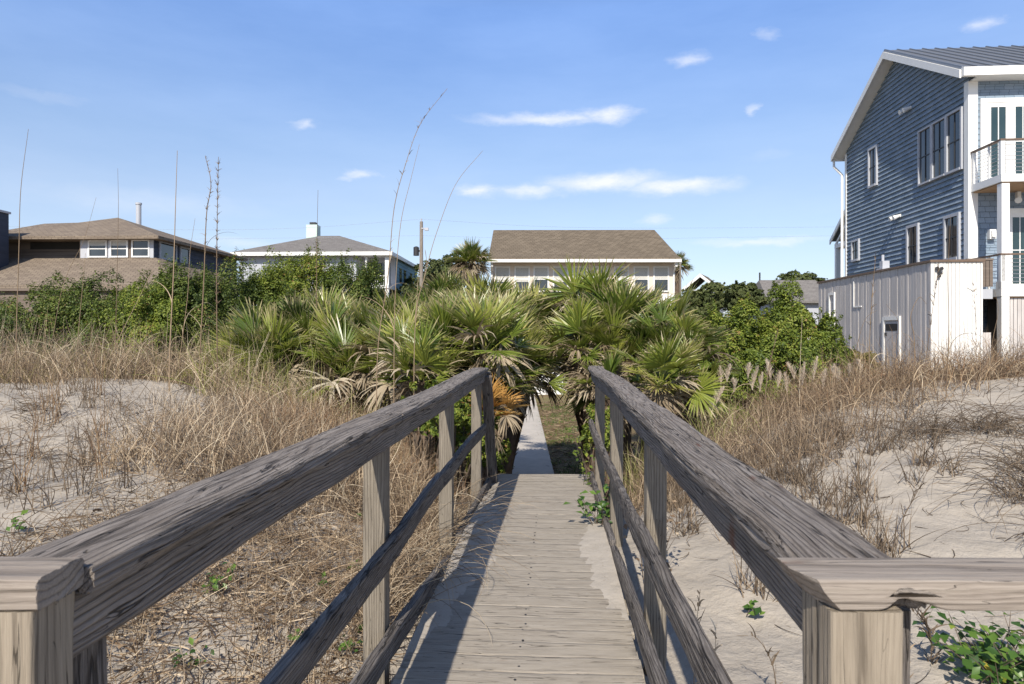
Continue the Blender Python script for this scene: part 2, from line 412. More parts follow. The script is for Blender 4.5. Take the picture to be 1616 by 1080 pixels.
gx = graded(-900, -9, 9, 900, .09); gy = graded(-200, -1, 13, 1500, .09)
X, Yg = np.meshgrid(gx, gy); Z = H(X, Yg)
nx_, ny_ = len(gx), len(gy)
ii = (np.arange(ny_ - 1)[:, None] * nx_ + np.arange(nx_ - 1)[None, :]).ravel()
g = mesh_np('ground', np.stack([X.ravel(), Yg.ravel(), Z.ravel()], 1), np.stack([ii, ii + 1, ii + nx_ + 1, ii + nx_], 1), M['sand'])
tag(g, kind='structure')


# concrete path to the house
def path_mesh():
    V = []; ys = np.arange(9.2, 34.6, .6)
    for y in ys:
        c = .47 + .01 * (y - 15)
        for dx, z in ((-.47, -.1), (-.47, .045), (-.45, .055), (.45, .055), (.47, .045), (.47, -.1)):
            V.append((c + dx, y, z))
    V = np.array(V); n = len(ys); Fq = []
    for i in range(n - 1):
        for k in range(5): Fq.append((i * 6 + k, i * 6 + k + 1, i * 6 + 7 + k, i * 6 + 6 + k))
    return V, np.array(Fq)


v_, f_ = path_mesh(); tag(mesh_np('path', v_, f_, M['concrete'], smooth=False), kind='structure')


# ------------------------------------------------------------------ boards
def board(name, p0, p1, W, T, mat, parent, up=(0, 0, 1), seg=.05, groove=.0012, nw=20, nt=6, rnd=.005, warp=None, hook=None, ends=.0, label=None):
    """a timber from p0 to p1 (centre line), W wide, T thick; long grooves and worn edges are real geometry"""
    p0 = Vector(p0); p1 = Vector(p1); d = p1 - p0; L = d.length; ax = d.normalized()
    u = Vector(up); ay = u.cross(ax).normalized(); az = ax.cross(ay)
    mat4 = Matrix.Translation(p0) @ Matrix((ax, ay, az)).transposed().to_4x4()
    prm = []
    hw, ht = W / 2 - rnd, T / 2 - rnd
    def arc(cy, cz, a0):
        return [(cy + rnd * math.cos(R(a0 + a)), cz + rnd * math.sin(R(a0 + a))) for a in (0, 30, 60, 90)]
    prm += arc(hw, -ht, -90) + [(W / 2, -ht + 2 * ht * k / nt) for k in range(1, nt)]
    prm += arc(hw, ht, 0) + [(hw - 2 * hw * k / nw, T / 2) for k in range(1, nw)]
    prm += arc(-hw, ht, 90) + [(-W / 2, ht - 2 * ht * k / nt) for k in range(1, nt)]
    prm += arc(-hw, -ht, 180) + [(-hw + 2 * hw * k / nw, -T / 2) for k in range(1, nw)]
    prm = np.array(prm); n = len(prm)
    xs = np.linspace(0, L, max(2, int(L / seg) + 1)); nx = len(xs)
    kk = max(2, int(L / .35) + 2)
    coarse = rng.normal(0, 1, (kk, n)) ** 1
    ci = np.interp(xs, np.linspace(0, L, kk), np.arange(kk))
    lo = np.clip(ci.astype(int), 0, kk - 2); fr = (ci - lo)[:, None]; fr = fr * fr * (3 - 2 * fr)
    off = coarse[lo] * (1 - fr) + coarse[lo + 1] * fr
    off = np.minimum(off, .6) * groove
    nrm = prm / np.array((W / 2, T / 2)); nrm = nrm / np.maximum(np.linalg.norm(nrm, axis=1, keepdims=True), 1e-6)
    isy = np.abs(prm[:, 0]) > hw + rnd * .99
    nv = np.where(isy[:, None], np.stack([np.sign(prm[:, 0]), 0 * prm[:, 0]], 1), np.stack([0 * prm[:, 0], np.sign(prm[:, 1])], 1))
    V = np.zeros((nx, n, 3)); V[:, :, 0] = xs[:, None]
    V[:, :, 1] = prm[None, :, 0] + off * nv[None, :, 0]
    V[:, :, 2] = prm[None, :, 1] + off * nv[None, :, 1]
    # worn corners
    wear = np.interp(xs, np.linspace(0, L, kk * 3), np.abs(rng.normal(0, 1, kk * 3)))[:, None]
    corner = ((np.abs(prm[:, 0]) > hw * .995) & (np.abs(prm[:, 1]) > ht * .995)).astype(float)[None, :]
    V[:, :, 1] -= np.sign(prm[None, :, 0]) * corner * wear * groove * 1.5
    V[:, :, 2] -= np.sign(prm[None, :, 1]) * corner * wear * groove * 1.5
    if hook: V = hook(V, L)
    if warp:
        wy, wz = warp(xs / L); V[:, :, 1] += wy[:, None]; V[:, :, 2] += wz[:, None]
    if ends:
        V[0, :, 0] += rng.uniform(0, ends, n); V[-1, :, 0] -= rng.uniform(0, ends, n)
    A = np.arange(nx - 1)[:, None] * n; B = np.arange(n)[None, :]; B2 = (B + 1) % n
    quads = np.stack([A + B, A + B2, A + n + B2, A + n + B], -1).reshape(-1, 4)[:, ::-1]
    V2 = np.concatenate([V.reshape(-1, 3), V[0], V[-1]])
    e0 = np.arange(n) + nx * n; e1 = np.arange(n) + nx * n + n
    o = mesh_np(name, V2, [quads, e0[None, :], e1[None, ::-1]], mat, smooth=True)
    sm = np.ones(len(o.data.polygons), bool); sm[-2:] = False
    o.data.polygons.foreach_set('use_smooth', sm)
    o.parent = parent
    o.matrix_basis = Matrix.Translation(-Vector(parent.location)) @ mat4
    if label: o['label'] = label
    return o


BW = empty('boardwalk', (W2(2, .47)[0], W2(2, .47)[1], 1.7), 'weathered grey wooden boardwalk with handrails running over the sand dune', 'boardwalk')
ZT = 2.875                                                # top of the handrail caps
zc = ZT - .019


def w3(s, tt, z):
    x, y = W2(s, tt); return (x, y, z)


def wv(a, b, ph=0.0):
    return lambda u: (a * np.sin(u * 5.1 + ph) * (u * (1 - u) * 4), b * np.sin(u * 6.3 + 1 + ph) * (u * (1 - u) * 4))


sp = .0018
# caps (2x6): each side in two lengths meeting on a post
board('cap_rail', w3(-.0, -.070, zc + .012), w3(1.85 - sp, -.070, zc), .142, .038, M['rail'], BW, warp=wv(.003, .002), seg=.02, nw=34, groove=.0016, ends=.002)
board('cap_rail', w3(1.85 + sp, -.068, zc - .002), w3(5.42, -.074, zc + .001), .142, .038, M['rail'], BW, warp=wv(.006, .006, 2), seg=.03, nw=28, groove=.0016, ends=.004)
board('cap_rail', w3(.02, 1.02, zc + .014), w3(2.2 - sp, 1.023, zc - .004), .142, .038, M['rail'], BW, warp=wv(.004, .006, .5), seg=.02, nw=34, groove=.0026, ends=.002)
board('cap_rail', w3(2.2 + sp, 1.026, zc - .006), w3(5.82, 1.0, zc), .142, .038, M['rail'], BW, warp=wv(.022, .010, 3.4), seg=.03, nw=28, groove=.0024, ends=.004)
# side rails (2x4 on edge) under the caps
zs = ZT - .040 - .0445
board('side_rail', w3(.0, -.047, zs + .012), w3(1.85 - sp, -.047, zs), .038, .089, M['rail'], BW, seg=.03, nw=6, nt=20, warp=wv(.002, .0015), ends=.001)
board('side_rail', w3(1.85 + sp, -.047, zs), w3(5.36, -.047, zs), .038, .089, M['rail'], BW, seg=.04, nw=6, nt=18, warp=wv(.003, .003, 1), ends=.003)
board('side_rail', w3(.01, .997, zs + .014), w3(2.2 - sp, .999, zs - .003), .038, .089, M['rail'], BW, seg=.03, nw=6, nt=20, warp=wv(.002, .002), ends=.001)
board('side_rail', w3(2.2 + sp, 1.001, zs - .005), w3(5.75, .977, zs), .038, .089, M['rail'], BW, seg=.04, nw=6, nt=18, warp=wv(.018, .004, 3.4), ends=.003)
# posts (4x4)
for s_, tt_, top in ((1.83, -.102, ZT - .04), (3.58, -.102, ZT - .04), (5.30, -.105, ZT - .04), (2.20, 1.056, ZT - .043), (4.10, 1.054, ZT - .043), (5.70, 1.034, ZT - .043)):
    x, y = W2(s_, tt_)
    board('post', (x, y, .55), (x + random.uniform(-.006, .006), y, top), .089, .089, M['post'], BW, up=(WN[0], WN[1], 0), seg=.06, nw=14, nt=14, groove=.001)
# the near landing: tan caps running off to both sides, on their posts
zn = ZT + .026 - .019


def bite(V, L):
    x = V[:, :, 0]; y = V[:, :, 1]; z = V[:, :, 2]
    k = np.exp(-((x - .118) / .013) ** 2) + .8 * np.exp(-((x - .142) / .020) ** 2)
    fr = np.clip((-y + .005) / .03, 0, 1) if True else 0
    V[:, :, 2] = z + .013 * np.clip(k, 0, 1.1) * (z < .0) * np.clip((y * -1 + .02) / .03, 0, 1)
    e = np.clip(1 - x / .05, 0, 1)
    V[:, :, 0] = x + e * (.030 * np.clip((.019 - z) / .038, 0, 1) ** 1.5 + .018 * np.clip((-y) / .045, 0, 1))
    return V


board('cap_rail', (.352, .868, zn), (2.4, .868, zn - .004), .092, .038, M['newcap'], BW, seg=.006, nw=22, nt=10, groove=.0008, hook=bite, label='tan end cap with a dark bite out of its lower edge')
board('cap_rail', (-2.4, .868, zn), (-.572, .868, zn), .092, .040, M['newcap'], BW, seg=.012, nw=22, nt=10, groove=.0008, ends=.002, label='tan end cap cut square')
for xx in (-.625, .430, -1.9, 1.95):
    board('post', (xx, .868, .5), (xx, .868, zn - .020), .089, .089, M['newpost'], BW, up=(0, 1, 0), seg=.05, nw=14, nt=14, groove=.001)
# inner posts behind the landing posts that carry the side rails
for tt_, s_ in ((-.093, .075), (1.045, .09)):
    x, y = W2(s_, tt_)
    board('post', (x, y, .6), (x, y, ZT - .042), .07, .085, M['oldrail'], BW, up=(WN[0], WN[1], 0), seg=.08, nw=8, nt=8)
# middle rails
board('middle_rail', w3(.35, -.032, 2.35), w3(2.95, -.030, 2.36), .040, .090, M['oldrail'], BW, seg=.03, nw=6, nt=18, warp=lambda u: (0.004 * np.sin(u * 7), .012 * np.sin(u * 8 + 1)), ends=.006)
board('middle_rail', w3(2.97, -.034, 2.365), w3(5.38, -.036, 2.33), .040, .090, M['oldrail'], BW, seg=.04, nw=6, nt=16, warp=lambda u: (0.003 * np.sin(u * 7), .012 * np.sin(u * 7 + 4)), ends=.006)


def sag(u):
    return (.022 * np.sin(u * PI * 2.2) - .006, np.interp(u, [0, .12, .25, .38, .55, .72, .85, 1], [.0, .012, .01, -.035, -.085, -.105, -.075, .0]))


board('middle_rail', w3(.40, .984, 2.40), w3(5.85, .965, 2.31), .042, .088, M['oldrail'], BW, seg=.03, nw=6, nt=18, warp=sag, groove=.002, ends=.006, label='sagging twisted middle rail')
# kick boards along the deck's edges
board('kick_board', w3(.6, -.030, 2.08), w3(3.2, -.028, 1.82), .042, .088, M['oldrail'], BW, seg=.04, nw=6, nt=16, warp=lambda u: (.0 * u, .018 * np.sin(u * PI)), groove=.002, ends=.01)
board('kick_board', w3(3.6, -.034, 1.82), w3(6.2, -.034, 1.72), .042, .088, M['oldrail'], BW, seg=.05, nw=6, nt=14, groove=.002, ends=.01)
board('kick_board', w3(.7, .985, 2.03), w3(3.5, .985, 1.80), .042, .088, M['oldrail'], BW, seg=.04, nw=6, nt=16, warp=lambda u: (.006 * np.sin(u * 6), .014 * np.sin(u * PI)), groove=.002, ends=.01)
board('kick_board', w3(3.55, .985, 1.82), w3(6.2, .982, 1.73), .042, .088, M['oldrail'], BW, seg=.05, nw=6, nt=14, groove=.002, ends=.01)
# leaning end boards at the head of the stairs
board('end_brace', w3(5.47, -.036, 2.83), w3(6.18, -.036, 1.55), .040, .089, M['oldrail'], BW, up=(WN[0], WN[1], 0), seg=.05, nw=6, nt=10)
board('end_brace', w3(5.33, -.010, 2.80), w3(5.95, .0, 1.50), .040, .089, M['oldrail'], BW, up=(WN[0], WN[1], 0), seg=.05, nw=6, nt=10)


# deck planks: local x runs along a plank, y along the walk
def deck():
    V = []; Q = []; C = []; b = 0
    s0 = -2.3; pw = .141
    s = s0
    while s < 6.32:
        x, y = W2(s, 0); nx = 26
        z0 = 1.951 - .035 * y + rng.normal(0, .0008)
        tl, tr = -.012 + rng.normal(0, .008), .965 + rng.normal(0, .008)
        xs = np.linspace(tl, tr, nx)
        r_ = rng.uniform(0, 1); tilt = rng.normal(0, .001)
        cr = rng.normal(0, .0015, 4)
        prof = [(.001, -.030), (.001, -.002), (.003, 0.)] + [(.003 + (pw - .006) * k / 7, 0.) for k in range(1, 7)] + [(pw - .003, 0.), (pw - .001, -.002), (pw - .001, -.030)]
        g_ = rng.normal(0, .0009, (2, len(prof)))
        e0 = np.abs(rng.normal(0, .0022, nx)); e1 = -np.abs(rng.normal(0, .0022, nx))
        for i, xx in enumerate(xs):
            u = i / (nx - 1)
            for k, (py, pz) in enumerate(prof):
                yy = py + (e0[i] if k < 3 else (e1[i] if k > len(prof) - 4 else 0))
                zz = pz + (g_[0, k] * (1 - u) + g_[1, k] * u if 2 < k < len(prof) - 3 else 0) + tilt * (py / pw - .5) + cr[0] * math.sin(u * 6 + cr[1] * 900)
                V.append((xx, s - s0 + yy, z0 + zz)); C.append((r_, 0, 0))
        n = len(prof)
        for i in range(nx - 1):
            for k in range(n - 1): Q.append((b + i * n + k, b + (i + 1) * n + k, b + (i + 1) * n + k + 1, b + i * n + k + 1))
        for i in (0, nx - 1):
            for k in range(n // 2 - 1): Q.append((b + i * n + k, b + i * n + k + 1, b + i * n + n - 2 - k, b + i * n + n - 1 - k))
        b += nx * n; s += pw + rng.uniform(0, .002)
    o = mesh_np('deck', np.array(V), np.array(Q), M['deck'], col=np.array(C), smooth=False)
    o.parent = BW
    m4 = Matrix(((WN[0], WD[0], 0, W2(s0, 0)[0]), (WN[1], WD[1], 0, W2(s0, 0)[1]), (0, 0, 1, 0), (0, 0, 0, 1)))
    o.matrix_basis = Matrix.Translation(-Vector(BW.location)) @ m4
    return o


deck_o = deck()
# joists under the planks, stairs going down at the far end
for tt_ in (.03, .93):
    board('joist', w3(-2.2, tt_, 1.951 - .035 * W2(-2.2, 0)[1] - .1), w3(6.28, tt_, 1.951 - .035 * W2(6.28, 0)[1] - .105), .04, .12, M['oldrail'], BW, seg=.4, nw=3, nt=5)
st = MB()
for k in range(8):
    s_ = 6.42 + .27 * k; z_ = 1.52 - .19 * k
    p = [W2(s_, .02), W2(s_, .93), W2(s_ + .25, .93), W2(s_ + .25, .02)]
    st.hexa([(a, b_, z_) for a, b_ in p] + [(a, b_, z_ + .04) for a, b_ in p])
st.build('stair', M['oldrail'], BW, world=True)
# nail heads down the deck
nail_me = None
for k in range(44):
    s_ = .55 + .1415 * (k // 2) * 1.3 + (.03 if k % 2 else .1)
    if s_ > 6: continue
    x, y = W2(s_, .47 + rng.normal(0, .006)); z_ = deckz(y)
    if nail_me is None:
        q = MB(); q.tube((0, 0, -.003), (0, 0, .003), .0055, n=6); no = q.build('nail', M['black']); nail_me = no
    else:
        no = nail_me.copy(); COL.objects.link(no)
    no.parent = deck_o; no.matrix_basis = deck_o.matrix_basis.inverted() @ Matrix.Translation(Vector((x, y, z_)) - Vector(BW.location))


# sand lying on the deck
def drift(label, s0, s1, t0, t1, hgt, ph, side):
    ss = np.linspace(s0, s1, 70); tts = np.linspace(t0, t1, 46)
    Sg, Tg = np.meshgrid(ss, tts)
    u = (Sg - s0) / (s1 - s0); v = (Tg - t0) / (t1 - t0)
    if side < 0: v = 1 - v                    # v = 1 at the kick board
    sh = np.sin(PI * np.clip(u, 0, 1)) ** .8 * 1.15 - (1 - v) * 1.25
    sh = sh + .18 * vn(Sg, Tg, 4.0, ph) + .10 * vn(Sg, Tg, 11, ph + 2)
    x = WO[0] + WD[0] * Sg + WN[0] * Tg; y = WO[1] + WD[1] * Sg + WN[1] * Tg
    z = deckz(y) - .008 + hgt * np.clip(sh, -.5, 2)
    n1, n2 = len(tts), len(ss)
    q = (np.arange(n1 - 1)[:, None] * n2 + np.arange(n2 - 1)[None, :]).ravel()
    keep = (sh.ravel()[q] > -.35)
    q = q[keep]
    o = mesh_np('drifted_sand', np.stack([x.ravel(), y.ravel(), z.ravel()], 1), np.stack([q, q + 1, q + n2 + 1, q + n2], 1), M['drift'])
    tag(o, label, 'sand', kind='stuff')


drift('pale sand drifted over the right edge of the boardwalk', 2.2, 4.9, .70, .965, .030, 1.0, 1)
drift('shaded sand drifted against the left kick board of the boardwalk', 1.8, 5.6, -.01, .30, .055, 3.0, -1)


# ------------------------------------------------------------------ blades, stems, leaves
def grow(root, L, phi, az, dphi, daz, n, w, tw, rnd, taper=.8, tube=False, r2=None, grav=0.0):
    N = len(root); L = np.broadcast_to(np.asarray(L, float), (N,)); w = np.broadcast_to(np.asarray(w, float), (N,))
    phi = np.array(np.broadcast_to(phi, (N,)), float); az = np.array(np.broadcast_to(az, (N,)), float)
    p = np.array(root, float); pts = [p.copy()]; dirs = []
    for k in range(n):
        d = np.stack([np.sin(phi) * np.cos(az), np.sin(phi) * np.sin(az), np.cos(phi)], 1); dirs.append(d)
        p = p + d * (L / n)[:, None]; pts.append(p.copy())
        phi = phi + dphi + grav * np.sin(phi); az = az + daz
    dirs.append(dirs[-1])
    m = 3 if tube else 2
    V = np.zeros((N, n + 1, m, 3)); C = np.zeros((N, n + 1, m, 3))
    for k in range(n + 1):
        d = dirs[k]; az_ = np.arctan2(d[:, 1], d[:, 0])
        a = np.stack([-np.sin(az_), np.cos(az_), 0 * az_], 1); b = np.cross(d, a)
        ww = w * ((1 - k / n) ** taper * .92 + .08) * .5
        for j in range(m):
            ang = tw + (2 * PI * j / 3 if tube else PI * j)
            V[:, k, j] = pts[k] + (a * np.cos(ang)[:, None] + b * np.sin(ang)[:, None]) * ww[:, None]
        C[:, k, :, 0] = rnd[:, None]; C[:, k, :, 1] = k / n; C[:, k, :, 2] = (r2 if r2 is not None else rnd)[:, None]
    base = (np.arange(N) * (n + 1) * m)[:, None, None]; ks = (np.arange(n) * m)[None, :, None]
    if tube:
        js = np.arange(3)[None, None, :]; jn = (js + 1) % 3
    else:
        js = np.array([0])[None, None, :]; jn = js + 1
    a0 = base + ks + js; a1 = base + ks + jn
    Q = np.stack([a0, a1, a1 + m, a0 + m], -1).reshape(-1, 4)
    return V.reshape(-1, 3), Q, C.reshape(-1, 3), pts[-1]


def merge(parts):
    V = []; Q = []; C = []; b = 0
    for v, q, c in parts:
        V.append(v); Q.append(q + b); C.append(c); b += len(v)
    return np.concatenate(V), np.concatenate(Q), np.concatenate(C)


U = rng.uniform


def scatter(n, x0, x1, y0, y1, dens=None):
    x = U(x0, x1, n); y = U(y0, y1, n)
    if dens is not None:
        k = U(0, 1, n) < dens(x, y); x = x[k]; y = y[k]
    s, tt = to_st(x, y)
    k = ~((tt > -.17) & (tt < 1.13) & (s < 6.6))
    k &= ~((x > -.25) & (x < 1.35) & (y > 7.4))
    x = x[k]; y = y[k]
    return np.stack([x, y, H(x, y) - .01], 1)


def blades(root, Lr, phim, w, n=5, dphi=(.0, .16), daz=.12, lean=None, tube=False, cr=(0, 1), taper=.8):
    N = len(root); L = U(*Lr, N); ph = np.abs(rng.normal(0, phim, N)); az = U(0, 2 * PI, N)
    if lean is not None:
        az = np.where(U(0, 1, N) < .55, lean + rng.normal(0, .6, N), az)
    return grow(root, L, ph, az, U(*dphi, N), rng.normal(0, daz, N), n, U(w[0], w[1], N), U(0, PI, N), U(*cr, N), taper, tube)[:3]


def stuff(name, label, cat, parts, mat):
    v, q, c = merge(parts); o = mesh_np(name, v, q, mat, col=c); return tag(o, label, cat, kind='stuff')


def tuft_roots(centres, n, rad):
    c = np.repeat(centres, n, 0); a = U(0, 2 * PI, len(c)); r = rad * np.sqrt(U(0, 1, len(c)))
    x = c[:, 0] + r * np.cos(a); y = c[:, 1] + r * np.sin(a)
    return np.stack([x, y, H(x, y) - .01], 1)


def crest_l(x, y):                                     # dense on the back of the left dune, thin on its open sand face
    e = np.clip((y - (8.8 - .12 * (x + 4) + .8 * vn(x, y, .7))) / 1.2, 0, 1)
    e = np.maximum(e, np.clip((x + 3.0 + .5 * vn(x, y, 1.1)) / .9, 0, 1) * np.clip((y - 5.2) / 1.5, 0, 1))
    return np.clip(e * (.55 + .45 * vn(x, y, 1.6, 3)), 0, 1)


def crest_r(x, y):
    e = np.clip((y - (5.5 + .62 * np.clip(x - 2.6, 0, 3.6) + .7 * vn(x, y, .8, 1))) / 1.5, 0, 1)
    return np.clip(e * (.55 + .45 * vn(x, y, 1.5, 5)), 0, 1)


# --- left dune grasses
a = scatter(42000, -13, -.75, 5, 14.5, crest_l)
b = scatter(20000, -12, -.75, 5, 13.5, crest_l)
stuff('dry_dune_grass', 'tan dry grass covering the back of the left dune', 'grass', [
    blades(a[::2], (.25, .75), .5, (.004, .011), 6, (-.03, .3), .3),
    blades(b, (.2, .55), 1.0, (.004, .009), 6, (-.1, .4), .5, cr=(0, .7))], M['dry'])
def tall_l(x, y): return np.clip(crest_l(x, y) * 1.1, 0, 1) * np.clip((y - 8.0 - .7 * np.clip(-2.2 - x, -1.6, 1.4)) / 1.2, 0, 1)


a = scatter(26000, -13, -.7, 6.2, 13.0, tall_l)
b = scatter(5000, -3.6, -.72, 5.6, 9.5)
stuff('tall_dry_grass', 'tall straw coloured grass standing before the hedge and palms', 'grass', [
    blades(a[:11000], (.4, 1.0), .3, (.005, .012), 8, (-.02, .26), .22, cr=(.05, 1)),
    blades(a[11000:14500], (.5, 1.15), .5, (.005, .009), 8, (-.03, .1), .1, tube=True, cr=(.05, .8)),
    blades(a[14500:15500], (.5, 1.1), .9, (.006, .010), 9, (-.05, .35), .3, cr=(.5, 1)),
    blades(b, (.3, .8), .5, (.005, .011), 7, (-.03, .3), .3, cr=(.1, 1))], M['dry'])
a = scatter(3000, -2.6, -.3, 6.9, 10.2)
cl = scatter(26, -7.2, -2.6, 4.6, 8.6)
r6 = tuft_roots(cl[:, :2], 9, .07)
stuff('brown_stem_clumps', 'clumps of reddish brown upright stems on the left sand', 'grass', [
    blades(r6, (.3, .75), .18, (.006, .010), 7, (-.02, .14), .15, tube=True, cr=(.2, .9)),
    blades(a, (.3, .8), .4, (.005, .011), 7, (-.03, .28), .3, cr=(.1, .9))], M['rustgrass'])
a = scatter(9000, -13, -3.6, 10.4, 14.0)
b = scatter(4600, -4.3, -.5, 9.2, 12.8); c = scatter(500, 1.0, 3.0, 8.0, 10.5)
stuff('hedge_foot_grass', 'tall straw and olive grass hiding the foot of the hedge', 'grass', [
    blades(a, (.55, 1.25), .32, (.006, .012), 8, (-.02, .24), .2, cr=(.1, 1))], M['dry'])
stuff('thicket_grass', 'long pale blades growing up through the palmettos', 'grass', [
    blades(b[:2000], (.6, 1.5), .35, (.006, .014), 8, (-.02, .2), .12, cr=(.2, 1)),
    blades(c, (.4, 1.0), .4, (.006, .012), 8, (-.02, .24), .15, cr=(.2, 1))], M['thicket'])
stuff('thicket_straw', 'long dry blades tangled between the palmettos', 'grass', [
    blades(b[2000:], (.5, 1.3), .5, (.005, .011), 9, (-.04, .28), .25, cr=(.4, 1))], M['dry'])
a = scatter(2600, -9, -1.2, 9.0, 12.5, crest_l)
stuff('green_dune_grass', 'yellow green grass mixed into the left dune', 'grass', [blades(a, (.3, .8), .4, (.005, .011), 5, (.03, .25), .1)], M['yellowgrass'])
# thin stems and runners over the open sand on the left
cl = scatter(130, -8, -1.6, 3.4, 9.6)
r1 = tuft_roots(cl[:, :2], 12, .11)
r2 = scatter(1000, -8, -1.1, 2.6, 9.0)
r3 = scatter(800, -7, -1.3, 3.0, 8.6)
cl2 = scatter(40, -8, -1.5, 4.0, 9.2)
r4 = tuft_roots(cl2[:, :2], 24, .13)
r5 = scatter(240, -7.5, -1.6, 3.2, 8.8)
N5 = len(r5)
stuff('beach_grass_stems', 'thin brown stems and runners over the left sand', 'grass', [
    blades(r1, (.18, .55), .35, (.005, .009), 6, (-.04, .2), .25, tube=True, cr=(.1, .8)),
    blades(r2, (.12, .40), .55, (.004, .007), 6, (-.05, .3), .4, tube=True, cr=(0, .8)),
    grow(r3, U(.3, .9, len(r3)), U(1.2, 1.5, len(r3)), U(0, 2 * PI, len(r3)), U(-.02, .05, len(r3)), rng.normal(0, .5, len(r3)), 9, U(.005, .009, len(r3)), U(0, 3, len(r3)), U(0, .8, len(r3)), .4, True)[:3],
    blades(r4, (.1, .34), .8, (.004, .009), 5, (.0, .4), .35, cr=(0, .7)),
    grow(r5, U(.5, 1.3, N5), U(.2, .8, N5), U(0, 2 * PI, N5), U(.05, .16, N5), rng.normal(0, .12, N5), 10, U(.004, .008, N5), U(0, 3, N5), U(.2, .9, N5), .6, True)[:3]], M['drygrey'])


# --- litter of dry runners under and beside the left rail
def dl(x, y): return np.clip(1.15 - np.clip((-1.9 - x - .35 * vn(x, y, 2)) / .9, 0, 1) + .2 * vn(x, y, 3, 2), 0, 1) * np.clip(.72 + .5 * vn(x, y, 2.6, 7), 0, 1)


a = scatter(19000, -3.0, -.4, 1.6, 7.2, dl)
N = len(a); a[:, 2] += U(0, .05, N)
b = scatter(2600, -2.9, -.5, 1.8, 7.2, dl)
c = scatter(6500, -3.0, -.4, 1.6, 6.5, dl)
Nc = len(c); c[:, 2] += U(.005, .05, Nc)
stuff('dry_vine_litter', 'tangled brown dead vine litter beside the left railing', 'litter', [
    grow(a, U(.08, .34, N), U(1.05, 1.6, N), U(0, 2 * PI, N), rng.normal(0, .10, N), rng.normal(0, .35, N), 5, U(.003, .0075, N), U(0, 3, N), U(0, 1, N) ** 1.2, .4)[:3],
    blades(b, (.15, .5), .5, (.003, .006), 6, (-.05, .25), .3, tube=True),
    grow(c, U(.025, .07, Nc), U(.6, 1.6, Nc), U(0, 2 * PI, Nc), U(0, .5, Nc), U(-.3, .3, Nc), 3, U(.008, .022, Nc), U(0, 3, Nc), U(0, 1, Nc), .7)[:3]], M['litter'])

# --- right dune grasses
a = scatter(46000, 1.05, 13, 5.0, 14, crest_r)
b = scatter(26000, 1.05, 12, 5.0, 13, crest_r)
stuff('dry_dune_grass', 'brown dry grass covering the crest of the right dune', 'grass', [
    blades(a, (.2, .6), .55, (.004, .010), 6, (-.04, .3), .3, cr=(0, .85)),
    blades(b, (.15, .5), 1.0, (.004, .009), 6, (-.1, .4), .5, cr=(0, .65))], M['dry'])
a = scatter(24000, 1.3, 13, 7.0, 13, lambda x, y: crest_r(x, y) * np.clip((y - 6.7 - .12 * x) / 1.3, 0, 1))
stuff('tall_dry_grass', 'tall brown grass standing along the right dune crest', 'grass', [
    blades(a[::2], (.35, .8), .4, (.005, .011), 8, (-.02, .28), .25, cr=(.0, .8)),
    blades(a[1::4], (.4, .85), .5, (.005, .009), 8, (-.03, .1), .12, tube=True, cr=(.0, .6)),
    blades(a[3::12], (.5, 1.0), .9, (.005, .009), 9, (-.05, .35), .3, cr=(.3, 1))], M['dry'])
a = scatter(7000, 3.6, 13, 7.8, 12.5, lambda x, y: np.clip((y - 6.9 - .16 * x) / .8, 0, 1) * np.clip(.7 + .5 * vn(x, y, 1.8, 2), 0, 1))
stuff('rust_brown_grass', 'tall rust brown grass before the shed and porch', 'grass', [
    blades(a, (.4, .95), .5, (.005, .010), 8, (-.04, .3), .3, cr=(.0, 1))], M['rustgrass'])
cl = scatter(150, 1.25, 3.6, 3.8, 7.4)
cl = cl[(cl[:, 1] > 4.6 + .5 * (cl[:, 0] - 2.2)) | (cl[:, 0] < 2.4)]
r1 = tuft_roots(cl[:, :2], 26, .10)
r7 = scatter(420, 1.15, 6, 2.2, 8); r7[:, 2] += .012
r2 = scatter(1500, 1.15, 8, 4.4, 8.8, lambda x, y: np.clip((y - 4.0 - .25 * x) / 2.5, 0, 1))
stuff('beach_grass_tufts', 'dark dry tufts standing on the sand right of the boardwalk', 'grass', [
    blades(r1, (.1, .36), .55, (.005, .010), 5, (-.05, .15), .2, cr=(0, .75)),
    blades(r2, (.12, .45), .6, (.004, .008), 6, (.0, .3), .4, tube=True, cr=(0, .8)),
    grow(r7, U(.04, .3, len(r7)), U(1.3, 1.57, len(r7)), U(0, 6.28, len(r7)), 0, rng.normal(0, .3, len(r7)), 5, U(.003, .007, len(r7)), U(0, 3, len(r7)), U(0, .7, len(r7)), .4, True)[:3]], M['drygrey'])
# arching wiry blades at far right
cl = np.array([(3.6, 4.6), (3.95, 5.0), (4.1, 4.2), (4.5, 5.4), (3.4, 3.85), (4.9, 5.0), (4.3, 6.1), (5.3, 6.0), (3.75, 6.2), (5.6, 5.4)])
for k in range(0):
    pass
r1 = tuft_roots(cl, 95, .26); N = len(r1)
stuff('wiry_beach_grass', 'arching wiry grass looping over the sand at right edge', 'grass', [
    grow(r1, U(.5, 1.1, N), U(.3, 1.1, N), U(0, 2 * PI, N), U(.10, .30, N), rng.normal(0, .12, N), 12, U(.004, .007, N), U(0, 3, N), U(0, .7, N), .5, True)[:3],
    blades(r1, (.1, .4), .8, (.003, .006), 5, (.0, .3), .3, cr=(0, .6))], M['drygrey'])

